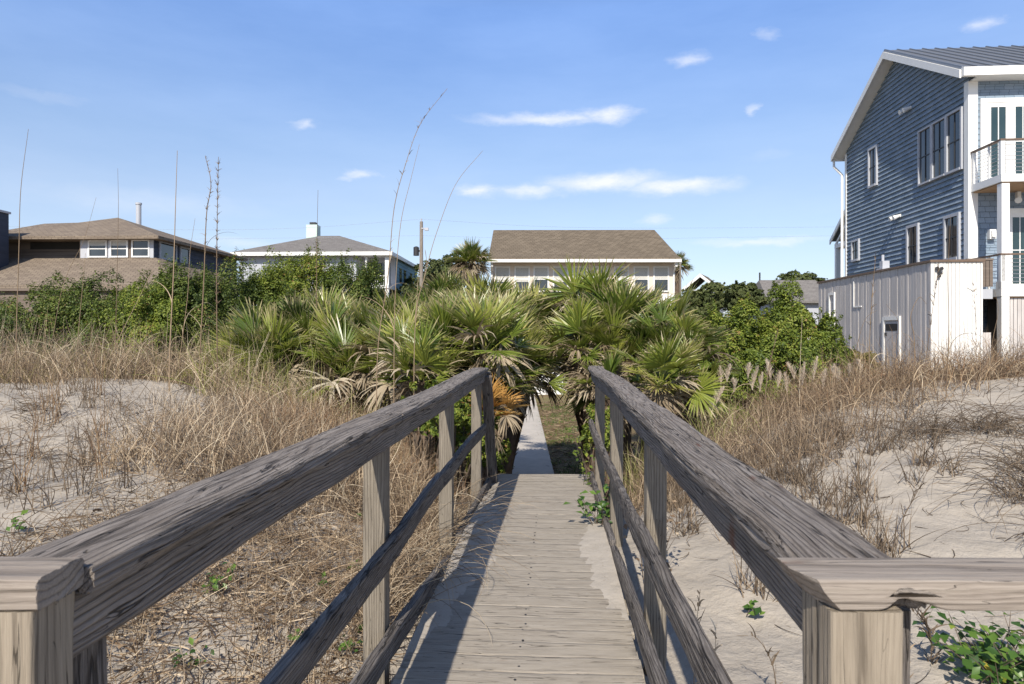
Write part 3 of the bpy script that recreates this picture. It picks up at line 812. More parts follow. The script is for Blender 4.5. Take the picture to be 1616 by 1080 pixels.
# --- curling grass over the left edge of the deck
cl = np.array([W2(s_, tt_) for s_, tt_ in ((2.9, -.20), (3.25, -.22), (3.6, -.2), (3.1, -.36), (3.9, -.25), (4.3, -.22), (2.55, -.3), (4.8, -.25))])
c = np.repeat(cl, 90, 0); N = len(c)
x = c[:, 0] + rng.normal(0, .07, N); y = c[:, 1] + rng.normal(0, .12, N)
r1 = np.stack([x, y, np.maximum(H(x, y), 1.5) + .02], 1)
stuff('curling_grass', 'curling straw grass hanging over the left edge of the deck', 'grass', [
    grow(r1, U(.35, .95, N), U(.05, .6, N), rng.normal(-.3, 1.3, N), U(.10, .42, N), rng.normal(0, .15, N), 10, U(.003, .006, N), U(0, 3, N), U(.05, 1, N), .5, True)[:3]], M['dry'])


# --- broad leaves
def leaf_cloud(C, D, size, rnd, asp=.55, fold=.25, spread=.8, simple_=False):
    """rhombic folded leaves at C facing along D"""
    N = len(C); D = D + rng.normal(0, spread, (N, 3)); D /= np.linalg.norm(D, axis=1, keepdims=True)
    a = np.cross(D, rng.normal(0, 1, (N, 3))); a /= np.linalg.norm(a, axis=1, keepdims=True); b = np.cross(D, a)
    s = size[:, None]; m = 4 if simple_ else 5; V = np.zeros((N, m, 3))
    V[:, 0] = C - a * s * .5; V[:, 1] = C + b * s * asp * .5 + D * s * fold * .3; V[:, 2] = C + a * s * .5 - D * s * .1
    V[:, 3] = C - b * s * asp * .5 + D * s * fold * .3
    i = np.arange(N) * m
    if simple_:
        T = np.concatenate([np.stack([i, i + 2, i + 1], 1), np.stack([i, i + 3, i + 2], 1)])
    else:
        V[:, 4] = C + a * s * .02
        T = np.concatenate([np.stack([i, i + 4, i + 1], 1), np.stack([i + 1, i + 4, i + 2], 1), np.stack([i + 2, i + 4, i + 3], 1), np.stack([i + 3, i + 4, i], 1)])
    Cc = np.zeros((N, m, 3)); Cc[:, :, 0] = rnd[:, None]; Cc[:, :, 2] = U(0, 1, N)[:, None]
    return V.reshape(-1, 3), T, Cc.reshape(-1, 3)


def shrub(name, label, cat, c, rad, nl, leaf, mat, group=None, ncl=60, parts=('foliage', 'stem'), base=None, flat=1.0, seed=0):
    cx, cy, cz = c; rx, ry, rz = rad
    bz = float(H(cx, cy)) if base is None else base
    root = empty(name, (cx, cy, bz), label, cat, group)
    th = U(0, 2 * PI, ncl); cs = U(-.9, 1, ncl); sn = np.sqrt(1 - cs ** 2); rr = U(.60, .95, ncl) * (1 + .12 * np.sin(3 * th + seed))
    CC = np.stack([sn * np.cos(th) * rr, sn * np.sin(th) * rr, cs * rr], 1)
    cr = U(.08, .26, ncl)
    tone = U(-.22, .22, ncl)
    w = cr ** 2; k = rng.choice(ncl, nl, p=w / w.sum())
    d = rng.normal(0, 1, (nl, 3)); d /= np.linalg.norm(d, axis=1, keepdims=True); d[:, 2] = np.where(U(0, 1, nl) < .6, np.abs(d[:, 2]), d[:, 2])
    p = CC[k] + d * (cr[k] * U(.45, 1.05, nl) ** .5)[:, None]
    # shoots sticking out of the outline
    ns = ncl * 2; si = rng.integers(0, ncl, ns); sd = CC[si] / np.linalg.norm(CC[si], axis=1, keepdims=True) + rng.normal(0, .45, (ns, 3)) + np.array((0, 0, .5)); sd /= np.linalg.norm(sd, axis=1, keepdims=True)
    nq = nl // 6; js = rng.integers(0, ns, nq); f_ = U(.0, 1, nq); sl_ = U(.06, .22, ns)
    k2 = si[js]; pq = CC[k2] + sd[js] * (cr[k2] * .8 + sl_[js] * f_)[:, None] + rng.normal(0, .018, (nq, 3))
    p = np.concatenate([p, pq]); d = np.concatenate([d, sd[js] + rng.normal(0, .5, (nq, 3))]); k = np.concatenate([k, k2])
    # inner fill
    nf = nl // 5; q = rng.normal(0, 1, (nf, 3)); q /= np.linalg.norm(q, axis=1, keepdims=True); q *= (U(.2, .85, nf) ** .6)[:, None]; q[:, 2] = np.abs(q[:, 2]) * 1.0 - .3
    p = np.concatenate([p, q]); d = np.concatenate([d, q]); tn = np.concatenate([tone[k], U(-.2, .1, nf)])
    out = p / np.maximum(np.linalg.norm(p, axis=1, keepdims=True), .1)
    D = d * .8 + out * .5 + np.array((0, 0, .35))
    Wp = p * np.array((rx, ry, rz)) + np.array((cx, cy, cz))
    keep = Wp[:, 2] > bz + .02
    n = keep.sum(); rn = np.clip(rng.beta(2.2, 2.4, len(p)) + tn, 0, 1)
    v, t_, cc = leaf_cloud(Wp[keep], D[keep], U(.6, 1.3, n) * leaf, rn[keep], .5, .3, .55, True)
    mesh_np(parts[0], v, t_, mat, root, True, cc, smooth=False)
    sm = MB()
    for j in range(10):
        e = CC[j % ncl] * np.array((rx, ry, rz)) * .8 + np.array((cx, cy, cz))
        m_ = (cx + (e[0] - cx) * .3 + random.uniform(-.1, .1), cy + (e[1] - cy) * .3, bz + max(.2, (e[2] - bz) * .5))
        sm.tube((cx + random.uniform(-.1, .1), cy + random.uniform(-.1, .1), bz - .1), m_, .035 * max(rz, .5), .025 * max(rz, .5), 6)
        sm.tube(m_, tuple(e), .025 * max(rz, .5), .008, 6)
    sm.build(parts[1], M['stem'], root, world=True, smooth=True)
    return root


def leafy(name, label, cat, centre, n, rad, hgt, leaf, mat, group=None, lean=(0, 0, 1), asp=.6):
    """small ground plant: stems with leaves held to the light"""
    cx, cy, cz = centre
    root = empty(name, centre, label, cat, group)
    k = max(3, n // 6); a = U(0, 2 * PI, k); L = U(.6, 1.1, k) * hgt * 1.25
    rt = np.stack([cx + rng.normal(0, rad * .2, k), cy + rng.normal(0, rad * .2, k), np.full(k, cz - .01)], 1)
    ph = np.arctan2(rad * U(.3, 1, k), hgt)
    v1, q1, c1, tip = grow(rt, L, ph, a, .06, 0, 5, .006, U(0, 3, k), U(.2, .6, k), .4, True)
    f = U(.25, 1.02, n); j = rng.integers(0, k, n)
    pos = rt[j] + (tip[j] - rt[j]) * f[:, None] + rng.normal(0, leaf * .45, (n, 3))
    pos[:, 2] = np.maximum(pos[:, 2], cz + .01)
    D = np.tile(np.array(lean, float) + np.array((0, -.5, .25)), (n, 1)) + (pos - np.array(centre)) * .8
    v2, t2, c2 = leaf_cloud(pos, D, U(.6, 1.25, n) * leaf, U(0, 1, n) ** 1.1 * 1.0, asp, .3, .45)
    mesh_np('leaves', v2, t2, mat, root, True, c2, smooth=False)
    mesh_np('stem', v1, q1, M['stem'], root, True, c1)
    return root


# --- palmettos
def palm(label, crown, base, size=1.0, nf=18, dead=9, up=0.0, mat='palm', seed=0, group='palmettos growing beyond the boardwalk', name='palmetto', tone=0.0, trunk_r=.11):
    cx, cy, cz = crown
    root = empty(name, base, label, 'palm', group)

    def fronds(n, phis, Lp, Lb, droop, M_, tnt, jit, wid=1.0):
        az = np.arange(n) * 2.39996 + U(0, 6.28) + rng.normal(0, .25, n)
        phi = np.abs(phis + rng.normal(0, .24, n))
        p = np.stack([np.sin(phi) * np.cos(az), np.sin(phi) * np.sin(az), np.cos(phi)], 1)
        lp = Lp * U(.45, 1.5, n) * size
        c = np.array([[cx, cy, cz]]) + p * .05
        v1, q1, c1, e = grow(np.tile(c, (1, 1)), lp, phi, az, .05, 0, 4, .026 * size, np.zeros(n), np.clip(U(.3, .8, n) + tnt, 0, 1), .5, True)
        phi2 = phi + .22 + .15 * U(0, 1, n)
        p2 = np.stack([np.sin(phi2) * np.cos(az), np.sin(phi2) * np.sin(az), np.cos(phi2)], 1)
        nn = np.array([[0, 0, 1.]]) - p2 * p2[:, 2:3]; rad_ = np.stack([-np.cos(az), -np.sin(az), 0 * az], 1)
        nn = nn + rad_ * np.where(np.abs(p2[:, 2:3]) > .9, 1.0, 0.1); nn += rng.normal(0, .3, (n, 3))
        nn -= p2 * (nn * p2).sum(1, keepdims=True); nn /= np.linalg.norm(nn, axis=1, keepdims=True)
        q = np.cross(p2, nn)
        SPR = R(100) if droop < .6 else R(112)
        K = M_; th = np.linspace(-1, 1, K) * SPR
        lb = Lb * U(.7, 1.25, n) * size
        frt = np.clip(rng.beta(2, 2, n) * .75 + .08 + tnt, 0, 1)
        th_ = th[None, :] * U(.55, 1.08, n)[:, None] + rng.normal(0, .04, (n, K))
        d = np.cos(th_)[..., None] * p2[:, None] + np.sin(th_)[..., None] * q[:, None] + (U(.05, .65, n)[:, None] * np.abs(np.sin(th_)))[..., None] * nn[:, None]
        d += rng.normal(0, jit, (n, K, 3)); d /= np.linalg.norm(d, axis=2, keepdims=True)
        Ls = lb[:, None] * (1 - .30 * (np.abs(th_) / SPR) ** 2) * np.where(U(0, 1, (n, K)) < .08, U(.35, .8, (n, K)), U(.88, 1.1, (n, K)))
        segs = [0, .22, .5, .78, 1.0]; wpr = [.30, .95, 1.0, .62, .08]
        pos = np.repeat(e[:, None], K, 1); V = np.zeros((n, K, 5, 2, 3)); C = np.zeros((n, K, 5, 2, 3))
        w0 = 2 * lb[:, None] * .5 * math.tan(SPR / K) * 1.15 * wid
        alt = np.where(np.arange(K) % 2 == 0, 1, -1)[None, :, None] * .45
        dr = droop * U(.5, 1.6, (n, K))
        for k in range(5):
            if k > 0:
                f = segs[k]; dd = d + np.array((0, 0, -1.)) * (dr * f * f)[..., None]; dd /= np.linalg.norm(dd, axis=2, keepdims=True)
                pos = pos + dd * (Ls * (segs[k] - segs[k - 1]))[..., None]
            else: dd = d
            wv_ = np.cross(dd, np.broadcast_to(nn[:, None], dd.shape)); wv_ /= np.maximum(np.linalg.norm(wv_, axis=2, keepdims=True), 1e-6)
            wv_ = wv_ + alt * nn[:, None]
            V[:, :, k, 0] = pos - wv_ * (w0 * wpr[k] * .5)[..., None]; V[:, :, k, 1] = pos + wv_ * (w0 * wpr[k] * .5)[..., None]
            C[:, :, k, :, 1] = segs[k]
        C[..., 0] = np.clip(frt[:, None] + rng.normal(0, .06, (n, K)), 0, 1)[:, :, None, None]; C[..., 2] = U(0, 1, (n, K))[:, :, None, None]
        b = (np.arange(n * K) * 10)[:, None]; ks = (np.arange(4) * 2)[None, :]
        a0 = b + ks; Q = np.stack([a0, a0 + 1, a0 + 3, a0 + 2], -1).reshape(-1, 4)
        return [(v1, q1, c1), (V.reshape(-1, 3), Q, C.reshape(-1, 3))]

    nf = int(nf * 1.5); dead = int(dead * 1.15); ph = np.linspace(.12, 1.62 - up, nf)
    v, q_, c_ = merge(fronds(nf, ph, .38, .56, .20, 36, tone, .03, .80))
    mesh_np('fronds', v, q_, M[mat], root, True, c_)
    if dead:
        v, q_, c_ = merge(fronds(dead, np.linspace(.9, 2.6, dead), .34, .55, 1.0, 22, 0.0, .17, .62))
        mesh_np('dead_fronds', v, q_, M['palmdead'], root, True, c_)
    tb = MB()
    b3 = Vector(base); c3 = Vector(crown); mid3 = b3.lerp(c3, .5) + Vector((0, 0, .1)) + (b3 - c3).cross(Vector((0, 1, 0))).normalized() * .03
    pts = [b3 - Vector((0, 0, .15)), b3.lerp(mid3, .5), mid3, mid3.lerp(c3, .5), c3]
    for i in range(4): tb.tube(pts[i], pts[i + 1], trunk_r * (1.15 - .05 * i), trunk_r * (1.1 - .05 * i), 9)
    for i in range(26):                                  # old leaf boots
        u = random.uniform(.1, 1); cpt = b3.lerp(c3, u); a_ = random.uniform(0, 6.28); dv = Vector((math.cos(a_), math.sin(a_), 0))
        tb.tube(cpt + dv * trunk_r * .8, cpt + dv * (trunk_r * 1.9) + Vector((0, 0, .14)), .022, .008, 4)
    tb.build('trunk', M['palmtrunk'], root, world=True, smooth=False)
    return root


def palm_at(label, px, py, Y, bx=0.0, **k):
    c = P(px, py + (30 if Y > 11.4 else 18 if Y > 10 else 5) + (16 if Y > 11.4 and 790 < px < 1000 else 0), Y); b = (c[0] + bx, Y + .1, float(H(c[0] + bx, Y + .1)))
    if px < 720: k['up'] = min(.75, k.get('up', 0) + .25)
    if c[2] < b[2] + .25: c = (c[0], c[1], b[2] + .25)
    return palm(label, c, b, **k)


PALMS = [
    ('upright palmetto fan at the left end of the palm thicket', 425, 572, 10.4, dict(size=.98, nf=15, up=.55, dead=7)),
    ('pale yellow palmetto at left edge of the thicket beside dry grass', 368, 575, 10.9, dict(size=.85, nf=10, dead=16, tone=.25)),
    ('dark upright palmetto in front of the tall dark shrubs', 470, 525, 12.2, dict(size=1.0, nf=15, up=.5, tone=-.2)),
    ('palmetto with tall fronds crossing the base of the shrub hedge', 512, 512, 13.0, dict(size=1.05, nf=14, up=.7)),
    ('low palmetto in the dry grass between the left thicket and railing', 545, 580, 10.2, dict(size=.85, nf=13, dead=12)),
    ('palmetto standing below the porch of the house with the mint chimney', 585, 528, 12.2, dict(size=1.0, nf=16, up=.4)),
    ('palmetto with blue green upright fans left of the utility pole', 625, 525, 12.8, dict(size=1.1, nf=15, up=.6, tone=-.05)),
    ('front palmetto above the middle of the left handrail', 640, 575, 9.9, dict(size=.85, nf=14, dead=9, up=.3)),
    ('palmetto under the utility pole', 672, 505, 13.6, dict(size=1.05, nf=16, up=.5)),
    ('palmetto half hidden above the far part of left handrail', 705, 565, 9.8, dict(size=.9, nf=15, dead=7, up=.2)),
    ('palmetto in front of the shaggy cabbage palm', 735, 505, 12.6, dict(size=1.05, nf=17, dead=8)),
    ('olive palmetto at the left corner of the peach cottage', 762, 490, 13.2, dict(size=1.05, nf=17, up=.3, dead=5)),
    ('dense palmetto over the far end of the left handrail', 768, 555, 9.6, dict(size=.9, nf=16, dead=10)),
    ('palmetto leaning towards the path from the left, bright arching fans', 800, 552, 11.2, dict(size=1.0, nf=18, dead=5, bx=-.35, tone=.08)),
    ('tall palmetto under the second window of the peach cottage', 806, 482, 13.0, dict(size=1.1, nf=18, dead=6, bx=-.35)),
    ('tall palmetto in front of the middle windows of the peach cottage', 852, 480, 13.6, dict(size=1.1, nf=18, dead=8, bx=-.8)),
    ('big spiky palmetto below the fifth cottage window', 930, 462, 12.9, dict(size=1.15, nf=20, dead=8, bx=.1)),
    ('large dark fanned palmetto right of the path', 985, 495, 12.0, dict(size=1.15, nf=20, dead=14, tone=-.12)),
    ('palmetto hanging over the path from the right side', 915, 545, 11.2, dict(size=.95, nf=16, dead=12, bx=.42)),
    ('palmetto with a grey skirt of dead fans behind right handrail', 975, 560, 11.0, dict(size=.85, nf=11, dead=20)),
    ('rightmost palmetto with fans spread sideways against the green bush', 1062, 545, 11.0, dict(size=1.0, nf=18, dead=5, tone=-.05)),
    ('low yellow green palmetto just behind the right handrail', 1043, 605, 9.2, dict(size=.78, nf=15, dead=9, tone=.12)),
    ('small palmetto with fresh green fans at the left of the path head', 792, 618, 9.6, dict(size=.75, nf=10, dead=3, up=.2, tone=.08, bx=-.25)),
    ('palmetto in the second row between pole and cottage', 705, 470, 15.5, dict(size=1.1, nf=14, up=.5, dead=4)),
    ('backmost palmetto below the right cottage window', 1020, 480, 15.0, dict(size=1.0, nf=14, dead=5)),
    ('small palmetto between two upright fans in the left thicket', 495, 585, 10.8, dict(size=.75, nf=10, dead=14)),
    ('palmetto filling the gap behind the leftmost upright fan', 402, 540, 12.0, dict(nf=15, dead=9, tone=.1)),
    ('straw and green palmetto between the dry grass and shrub hedge', 455, 560, 11.6, dict(nf=15, dead=14, tone=.05)),
    ('spiky palmetto low in the middle of the left thicket', 525, 550, 11.0, dict(nf=15, dead=12)),
    ('yellow tipped palmetto below the tallest shrub', 555, 535, 12.6, dict(nf=16, up=.5, dead=8, tone=.1)),
    ('palmetto low beneath the grey house porch column', 605, 565, 10.6, dict(nf=16, up=.2, dead=10)),
    ('low palmetto touching the left handrail from behind', 665, 600, 9.0, dict(size=.8, nf=14, dead=10)),
    ('palmetto with pale dead fans behind the pole base', 655, 545, 11.4, dict(nf=16, dead=12, up=.2)),
    ('palmetto with crossed fans right of the pole base', 690, 535, 11.8, dict(nf=16, dead=8)),
    ('shaded palmetto under the one fronting the cabbage palm', 735, 545, 11.0, dict(nf=16, dead=12, tone=-.1)),
    ('bright fanned palmetto below the first cottage window', 792, 512, 11.9, dict(nf=17, dead=10, tone=.1)),
    ('shaggy palmetto low at the left of the path', 770, 600, 10.0, dict(size=.8, nf=14, dead=16)),
    ('palmetto with upswept fans beneath the third cottage window', 836, 465, 14.4, dict(nf=16, up=.4, dead=6, bx=-.6)),
    ('palmetto with hanging straw fans above the path', 826, 528, 12.2, dict(nf=14, dead=14, bx=-.5)),
    ('deep green palmetto behind the large dark fanned one', 960, 500, 13.2, dict(nf=17, dead=10, tone=-.1)),
    ('palmetto with grey hanging fans below the sixth cottage window', 940, 525, 11.8, dict(nf=15, dead=18, bx=.2)),
    ('palmetto between the dark fanned one and right cottage corner', 1030, 520, 12.6, dict(nf=16, dead=12)),
    ('straw skirted palmetto low behind the right handrail end', 960, 600, 10.2, dict(size=.75, nf=9, dead=22)),
    ('yellowing low palmetto at the right edge of the thicket', 1085, 590, 10.2, dict(size=.8, nf=13, dead=12, tone=.15)),
    ('palmetto with long pale blades hanging over the path from the right', 900, 548, 13.0, dict(size=.95, nf=15, dead=1, up=.35, bx=.5, tone=.14)),
    ('fresh yellow green palmetto arching over the left edge of the path', 818, 575, 10.6, dict(size=.9, nf=16, dead=3, bx=-.4, tone=.14)),
]
for lb, px, py, Y, kw in PALMS:
    palm_at(lb, px, py, Y, **kw)
palm_at('small palmetto with withered orange fans beside the end of left handrail', 772, 655, 8.0, size=.5, nf=10, dead=3, mat='palmorange', bx=-.05, trunk_r=.05)

# --- shrubs
SH = [  # label, px, py of the top, Y, radii, leaves, material
    ('low shrub in front of the shingled lower roof at far left', 45, 444, 15.5, (2.0, 1.3), 11000, 'shrubdark'),
    ('wide dark green shrub below the trio of white windows', 150, 432, 16.0, (1.9, 1.4), 12000, 'shrubdark'),
    ('bright green shrub right of the trio of white windows', 238, 420, 15.5, (1.4, 1.2), 12000, 'shrubmid'),
    ('dark shrub behind the two tall seed stalks', 322, 400, 16.2, (1.4, 1.2), 12000, 'shrubdark'),
    ('tall shrub hiding the left eave of the grey roofed house', 400, 392, 17.5, (2.0, 1.4), 19000, 'shrubdark'),
    ('tallest shrub in front of the grey hip roof', 478, 382, 18.0, (2.3, 1.5), 30000, 'shrubmid'),
    ('dark rounded shrub left of the white porch column', 552, 392, 17.6, (1.3, 1.15), 18000, 'shrubdark'),
    ('spreading bright green bush right of the palms', 1160, 458, 14.0, (1.25, 1.1), 16000, 'shrubmid'),
    ('tall yellow green bush beside the whitewashed shed wall', 1245, 452, 14.5, (1.05, 1.1), 16000, 'shrubmid'),
    ('dark low bush at the foot of the right bushes beside the palms', 1112, 505, 14.5, (.8, .8), 7000, 'shrubdark'),
]
for lb, px, py, Y, rad, nl, mt in SH:
    x, y, zt = P(px, py, Y); zg = float(H(x, y)); zb_ = min(zg, zt - 1.2); rz = (zt - zb_) / 2 / 1.06
    shrub('shrub', lb, 'shrub', (x, y, zb_ + rz * .96), (rad[0], rad[1], rz), int(nl * 4.4), .058, M[mt], 'shrubs behind the dunes', ncl=130, seed=px, base=zb_)
x, y, zt = P(1345, 558, 15.0); shrub('shrub', 'small olive bush at the foot of the whitewashed shed', 'shrub', (x, y, zt - .35), (.7, .6, .4), 4000, .07, M['yellowgrass'], 'shrubs behind the dunes', ncl=30, base=zt - .8)
FAR = [
    ('distant tree behind the utility pole', 700, 430, 75, (2.6, 2.5, 1.9), 3000), ('distant rounded tree right of the shaggy cabbage palm top', 676, 445, 62, (1.9, 1.8, 2.0), 2500),
    ('broad flat topped tree behind the grey roof at right', 1258, 448, 80, (3.4, 3, 1.3), 3800), ('dim trees left of the grey roof under the far gable', 1130, 474, 46, (2.0, 1.7, 1.1), 3500),
    ('feathery bush left of the grey roof', 1172, 474, 36, (1.2, 1.2, .95), 4000), ('far bush beside the wooden stair of the cottage', 1105, 496, 30, (.9, .9, 1.1), 4000),
    ('low tree at the right end of the grey roof', 1300, 460, 78, (1.8, 1.6, 1.0), 1800), ('low tree below the far utility pole', 640, 475, 58, (1.8, 1.6, 1.4), 1800),
]
for lb, px, py, Y, rad, nl in FAR:
    c = P(px, py, Y); shrub('tree', lb, 'tree', c, rad, nl, .12 + Y * .0032, M['shrubfar'], 'far trees among the houses', ncl=50, parts=('crown', 'trunk'), seed=px, base=min(0, c[2] - rad[2] * 1.3))
palm('shaggy cabbage palm standing left of the peach cottage', P(742, 418, 33), (P(742, 418, 33)[0], 33.2, 0.0), size=1.25, nf=30, dead=30, group='cabbage palms beside the cottage', name='cabbage_palm', trunk_r=.2, tone=-.1)
palm('cabbage palm peeping out behind the right corner of the cottage', P(1068, 420, 45), (P(1068, 418, 45)[0], 45.2, 0.0), size=1.05, nf=22, dead=14, group='cabbage palms beside the cottage', name='cabbage_palm', trunk_r=.2, tone=-.12)


def on_ground(px, py, zg=None):
    """point of the terrain seen at that pixel"""
    y = 1.2
    while y < 40:
        x, _, z = P(px, py, y)
        if z <= float(H(np.array([x]), np.array([y]))[0]): return (x, y, float(H(np.array([x]), np.array([y]))[0]))
        y += .03
    return P(px, py, 8)


# green plants on the sand
GP = [
    ('broad leaved green beach plant in the lower right corner', 1572, 1078, 240, .30, .25, .060),
    ('green vine tuft below the long stretch of left handrail', 345, 940, 26, .08, .07, .038),
    ('small green seedling at the lower left below the handrail', 308, 1062, 12, .05, .07, .032),
    ('green leaves beside the foot of the first left post', 550, 1036, 12, .06, .05, .035),
    ('round green vine leaves in front of the first left post', 575, 1000, 6, .05, .04, .045),
    ('yellow green vine leaf pair in the litter', 515, 935, 4, .03, .04, .042),
    ('small leaf tuft in the litter above the middle rail', 560, 905, 18, .06, .05, .03),
    ('two round vine leaves high on the litter behind first left post', 575, 825, 4, .03, .07, .05),
    ('green sprig on the left sand near the dry grass edge', 400, 672, 9, .07, .09, .07),
    ('second green sprig on the left sand, right of its twin', 432, 678, 8, .06, .07, .07),
    ('tiny green plant at the left edge of the sand', 35, 842, 12, .06, .06, .045),
    ('green vine leaves behind the first right post', 905 + 280, 975, 6, .04, .05, .05),
    ('green vine shoot growing from sand left of the first left post', 470, 1032, 8, .05, .05, .036),
]
for lb, px, py, n, rad, hg, lf in GP:
    q = on_ground(px, py); k_ = 1.0 if n > 100 else 1.7
    leafy('beach_plant', lb, 'plant', (q[0], q[1], q[2] + (.0 if n > 100 else .02)), int(n * k_), rad * (1.0 if n > 100 else 1.25), hg * k_ ** .8, lf * (1.0 if n > 100 else 1.1), M['vine'], 'green plants on the sand')
x, y = W2(4.2, .93); leafy('vine', 'leafy green vine climbing through the right kick board', 'plant', (x, y, deckz(y)), 70, .16, .26, .06, M['vine'])
x, y = W2(5.9, 1.0); leafy('vine', 'green shrubby sprig at the far end of the right railing', 'plant', (x, y, deckz(y) - .3), 90, .22, .75, .06, M['shrubmid'])
x, y = W2(3.3, 1.2); leafy('vine', 'dry leafy tangle behind the second right post', 'plant', (x, y, 1.70), 60, .14, .4, .05, M['litter'])
for k, (px, py, Y) in enumerate([(700, 650, 6.9), (742, 700, 7.2), (660, 650, 7.4), (950, 680, 8.3), (770, 720, 8.4), (755, 650, 8.2)]):
    c = P(px, py, Y); lbs = ['bushy green weed behind the third left post', 'leafy weed at the foot of the last left post', 'small leafy shrub behind the left handrail', 'bushy weed right of the path head', 'shaded weed along the left edge of the path', 'leafy weed under the orange palmetto']
    zb = float(H(c[0], c[1])); shrub('weed', lbs[k], 'plant', (c[0], c[1], max(c[2], zb + .1)), (.28, .28, .30), 2400, .05, M['shrubmid'], 'weeds along the boardwalk', ncl=26, base=zb)
for px, py, Y, lb in ((790, 705, 11.0, 'leafy undergrowth at the shaded left edge of the path'), (802, 672, 14.0, 'leafy undergrowth farther along the left edge of the path'), (945, 670, 11.5, 'leafy undergrowth right of the mossy strip')):
    c = P(px, py, Y); zb = float(H(c[0], c[1])); shrub('weed', lb, 'plant', (c[0] - (.25 if px < 850 else -.1), c[1], zb + .38), (.34, .6, .45), 3200, .055, M['shrubmid'], 'weeds along the boardwalk', ncl=30, base=zb)
# moss and grass by the path
r1 = np.stack([U(.95, 2.2, 5000), U(12, 30, 5000), np.zeros(5000)], 1); r1[:, 2] = H(r1[:, 0], r1[:, 1]) - .005
k = vn(r1[:, 0], r1[:, 1], 1.3, 2) > .15; r1 = r1[k]
stuff('yard_grass', 'short green grass patches right of the concrete path', 'grass', [blades(r1, (.04, .14), .5, (.008, .02), 3, (0, .3), .1)], M['vine'])
r1 = np.concatenate([np.stack([U(.92, 2.4, 2600), U(10, 31, 2600), np.zeros(2600)], 1), np.stack([U(-2.5, -.05, 3000), U(9, 31, 3000), np.zeros(3000)], 1)]); r1[:, 2] = H(r1[:, 0], r1[:, 1]) - .005
stuff('yard_litter', 'brown leaf litter on the ground beside the concrete path', 'litter', [grow(r1, U(.1, .35, len(r1)), U(1.2, 1.6, len(r1)), U(0, 6.28, len(r1)), 0, rng.normal(0, .2, len(r1)), 3, U(.01, .03, len(r1)), U(0, 3, len(r1)), U(0, .8, len(r1)), .6)[:3]], M['litter'])


# --- tall single stalks
def catmull(pts, n=8):
    pts = [Vector(p) for p in pts]; P_ = [pts[0] * 2 - pts[1]] + pts + [pts[-1] * 2 - pts[-2]]; out = []
    for i in range(1, len(P_) - 2):
        for k in range(n):
            t_ = k / n; a, b, c, d = P_[i - 1], P_[i], P_[i + 1], P_[i + 2]
            out.append(.5 * ((2 * b) + (c - a) * t_ + (2 * a - 5 * b + 4 * c - d) * t_ * t_ + (3 * b - a - 3 * c + d) * t_ ** 3))
    out.append(pts[-1]); return out


def stalk(label, pix, Y, r0_, tone, seeds=0, seedfrom=.5, leaves=3, group='tall dry stalks rising out of the dune grass', lean=0.0, mat='dry', seedlen=.10):
    r0 = r0_ * (.72 if r0_ > .004 else 1.0)
    pts = [P(px, py, Y + lean * i) for i, (px, py) in enumerate(pix)]
    b = pts[0]; zg = float(H(b[0], b[1]))
    if b[2] > zg: pts = [(b[0] - (pts[1][0] - b[0]) * .1, b[1], zg - .03)] + pts
    path = catmull(pts, 8); n = len(path)
    root = empty('grass_stalk', tuple(path[0]), label, 'grass stalk', group)
    V = []; Q = []; C = []
    for i, p in enumerate(path):
        d = (path[min(i + 1, n - 1)] - path[max(i - 1, 0)]).normalized(); a = d.orthogonal().normalized(); c = d.cross(a)
        rr = r0 * (1 - .72 * i / (n - 1))
        for k in range(5):
            th = 2 * PI * k / 5; V.append(tuple(p + a * rr * math.cos(th) + c * rr * math.sin(th))); C.append((tone, 0, 0))
    for i in range(n - 1):
        for k in range(5): Q.append((i * 5 + k, i * 5 + (k + 1) % 5, i * 5 + 5 + (k + 1) % 5, i * 5 + 5 + k))
    mesh_np('stem', np.array(V), np.array(Q), M[mat], root, True, np.array(C))
    if seeds:
        j = (seedfrom + (1 - seedfrom) * U(0, 1, seeds)) * (n - 1); rt = np.array([path[int(q)] for q in j]) + rng.normal(0, .004, (seeds, 3))
        v, q, c, _ = grow(rt, U(.35, 1, seeds) * seedlen, U(.15, .9, seeds), U(0, 6.28, seeds), U(0, .3, seeds), .1, 4, U(.004, .011, seeds), U(0, 3, seeds), np.clip(rng.normal(tone, .15, seeds), 0, 1), .5)
        mesh_np('sprays', v, q, M[mat], root, True, c)
    if leaves:
        j = U(.02, .5, leaves) * (n - 1); rt = np.array([path[int(q)] for q in j])
        v, q, c, _ = grow(rt, U(.3, .7, leaves), U(.15, .5, leaves), U(0, 6.28, leaves), U(.08, .3, leaves), .05, 9, U(.007, .012, leaves), U(0, 3, leaves), U(.4, .9, leaves), .7)
        mesh_np('leaves', v, q, M[mat], root, True, c)


stalk('straight grey stalk crossing the chimney wall at far left', [(26, 530), (30, 400), (33, 300), (45, 204)], 9.90, 0.0130, .4)
stalk('bare grey stalk standing above the trio of white windows', [(182, 560), (185, 430), (187, 330), (186, 266)], 11.25, 0.0097, .3)
stalk('tall straight pale stalk in front of the hedge corner', [(268, 560), (274, 430), (277, 330), (280, 238)], 9.30, 0.0162, .55, leaves=5)
stalk('ragged stalk with loose seed flecks and a hooked tip', [(316, 560), (322, 440), (326, 340), (333, 290), (324, 246)], 9.60, 0.0162, .35, seeds=70, seedfrom=.45, seedlen=.09, leaves=5)
stalk('thick brown seed stalk right of the ragged one', [(343, 565), (342, 450), (343, 340), (345, 248)], 9.45, 0.0154, .3, seeds=150, seedfrom=.42, seedlen=.10, leaves=2)
stalk('thin dark stalk in front of the mint chimney house', [(500, 470), (500, 400), (502, 300)], 11.00, 0.0132, .25, leaves=0)
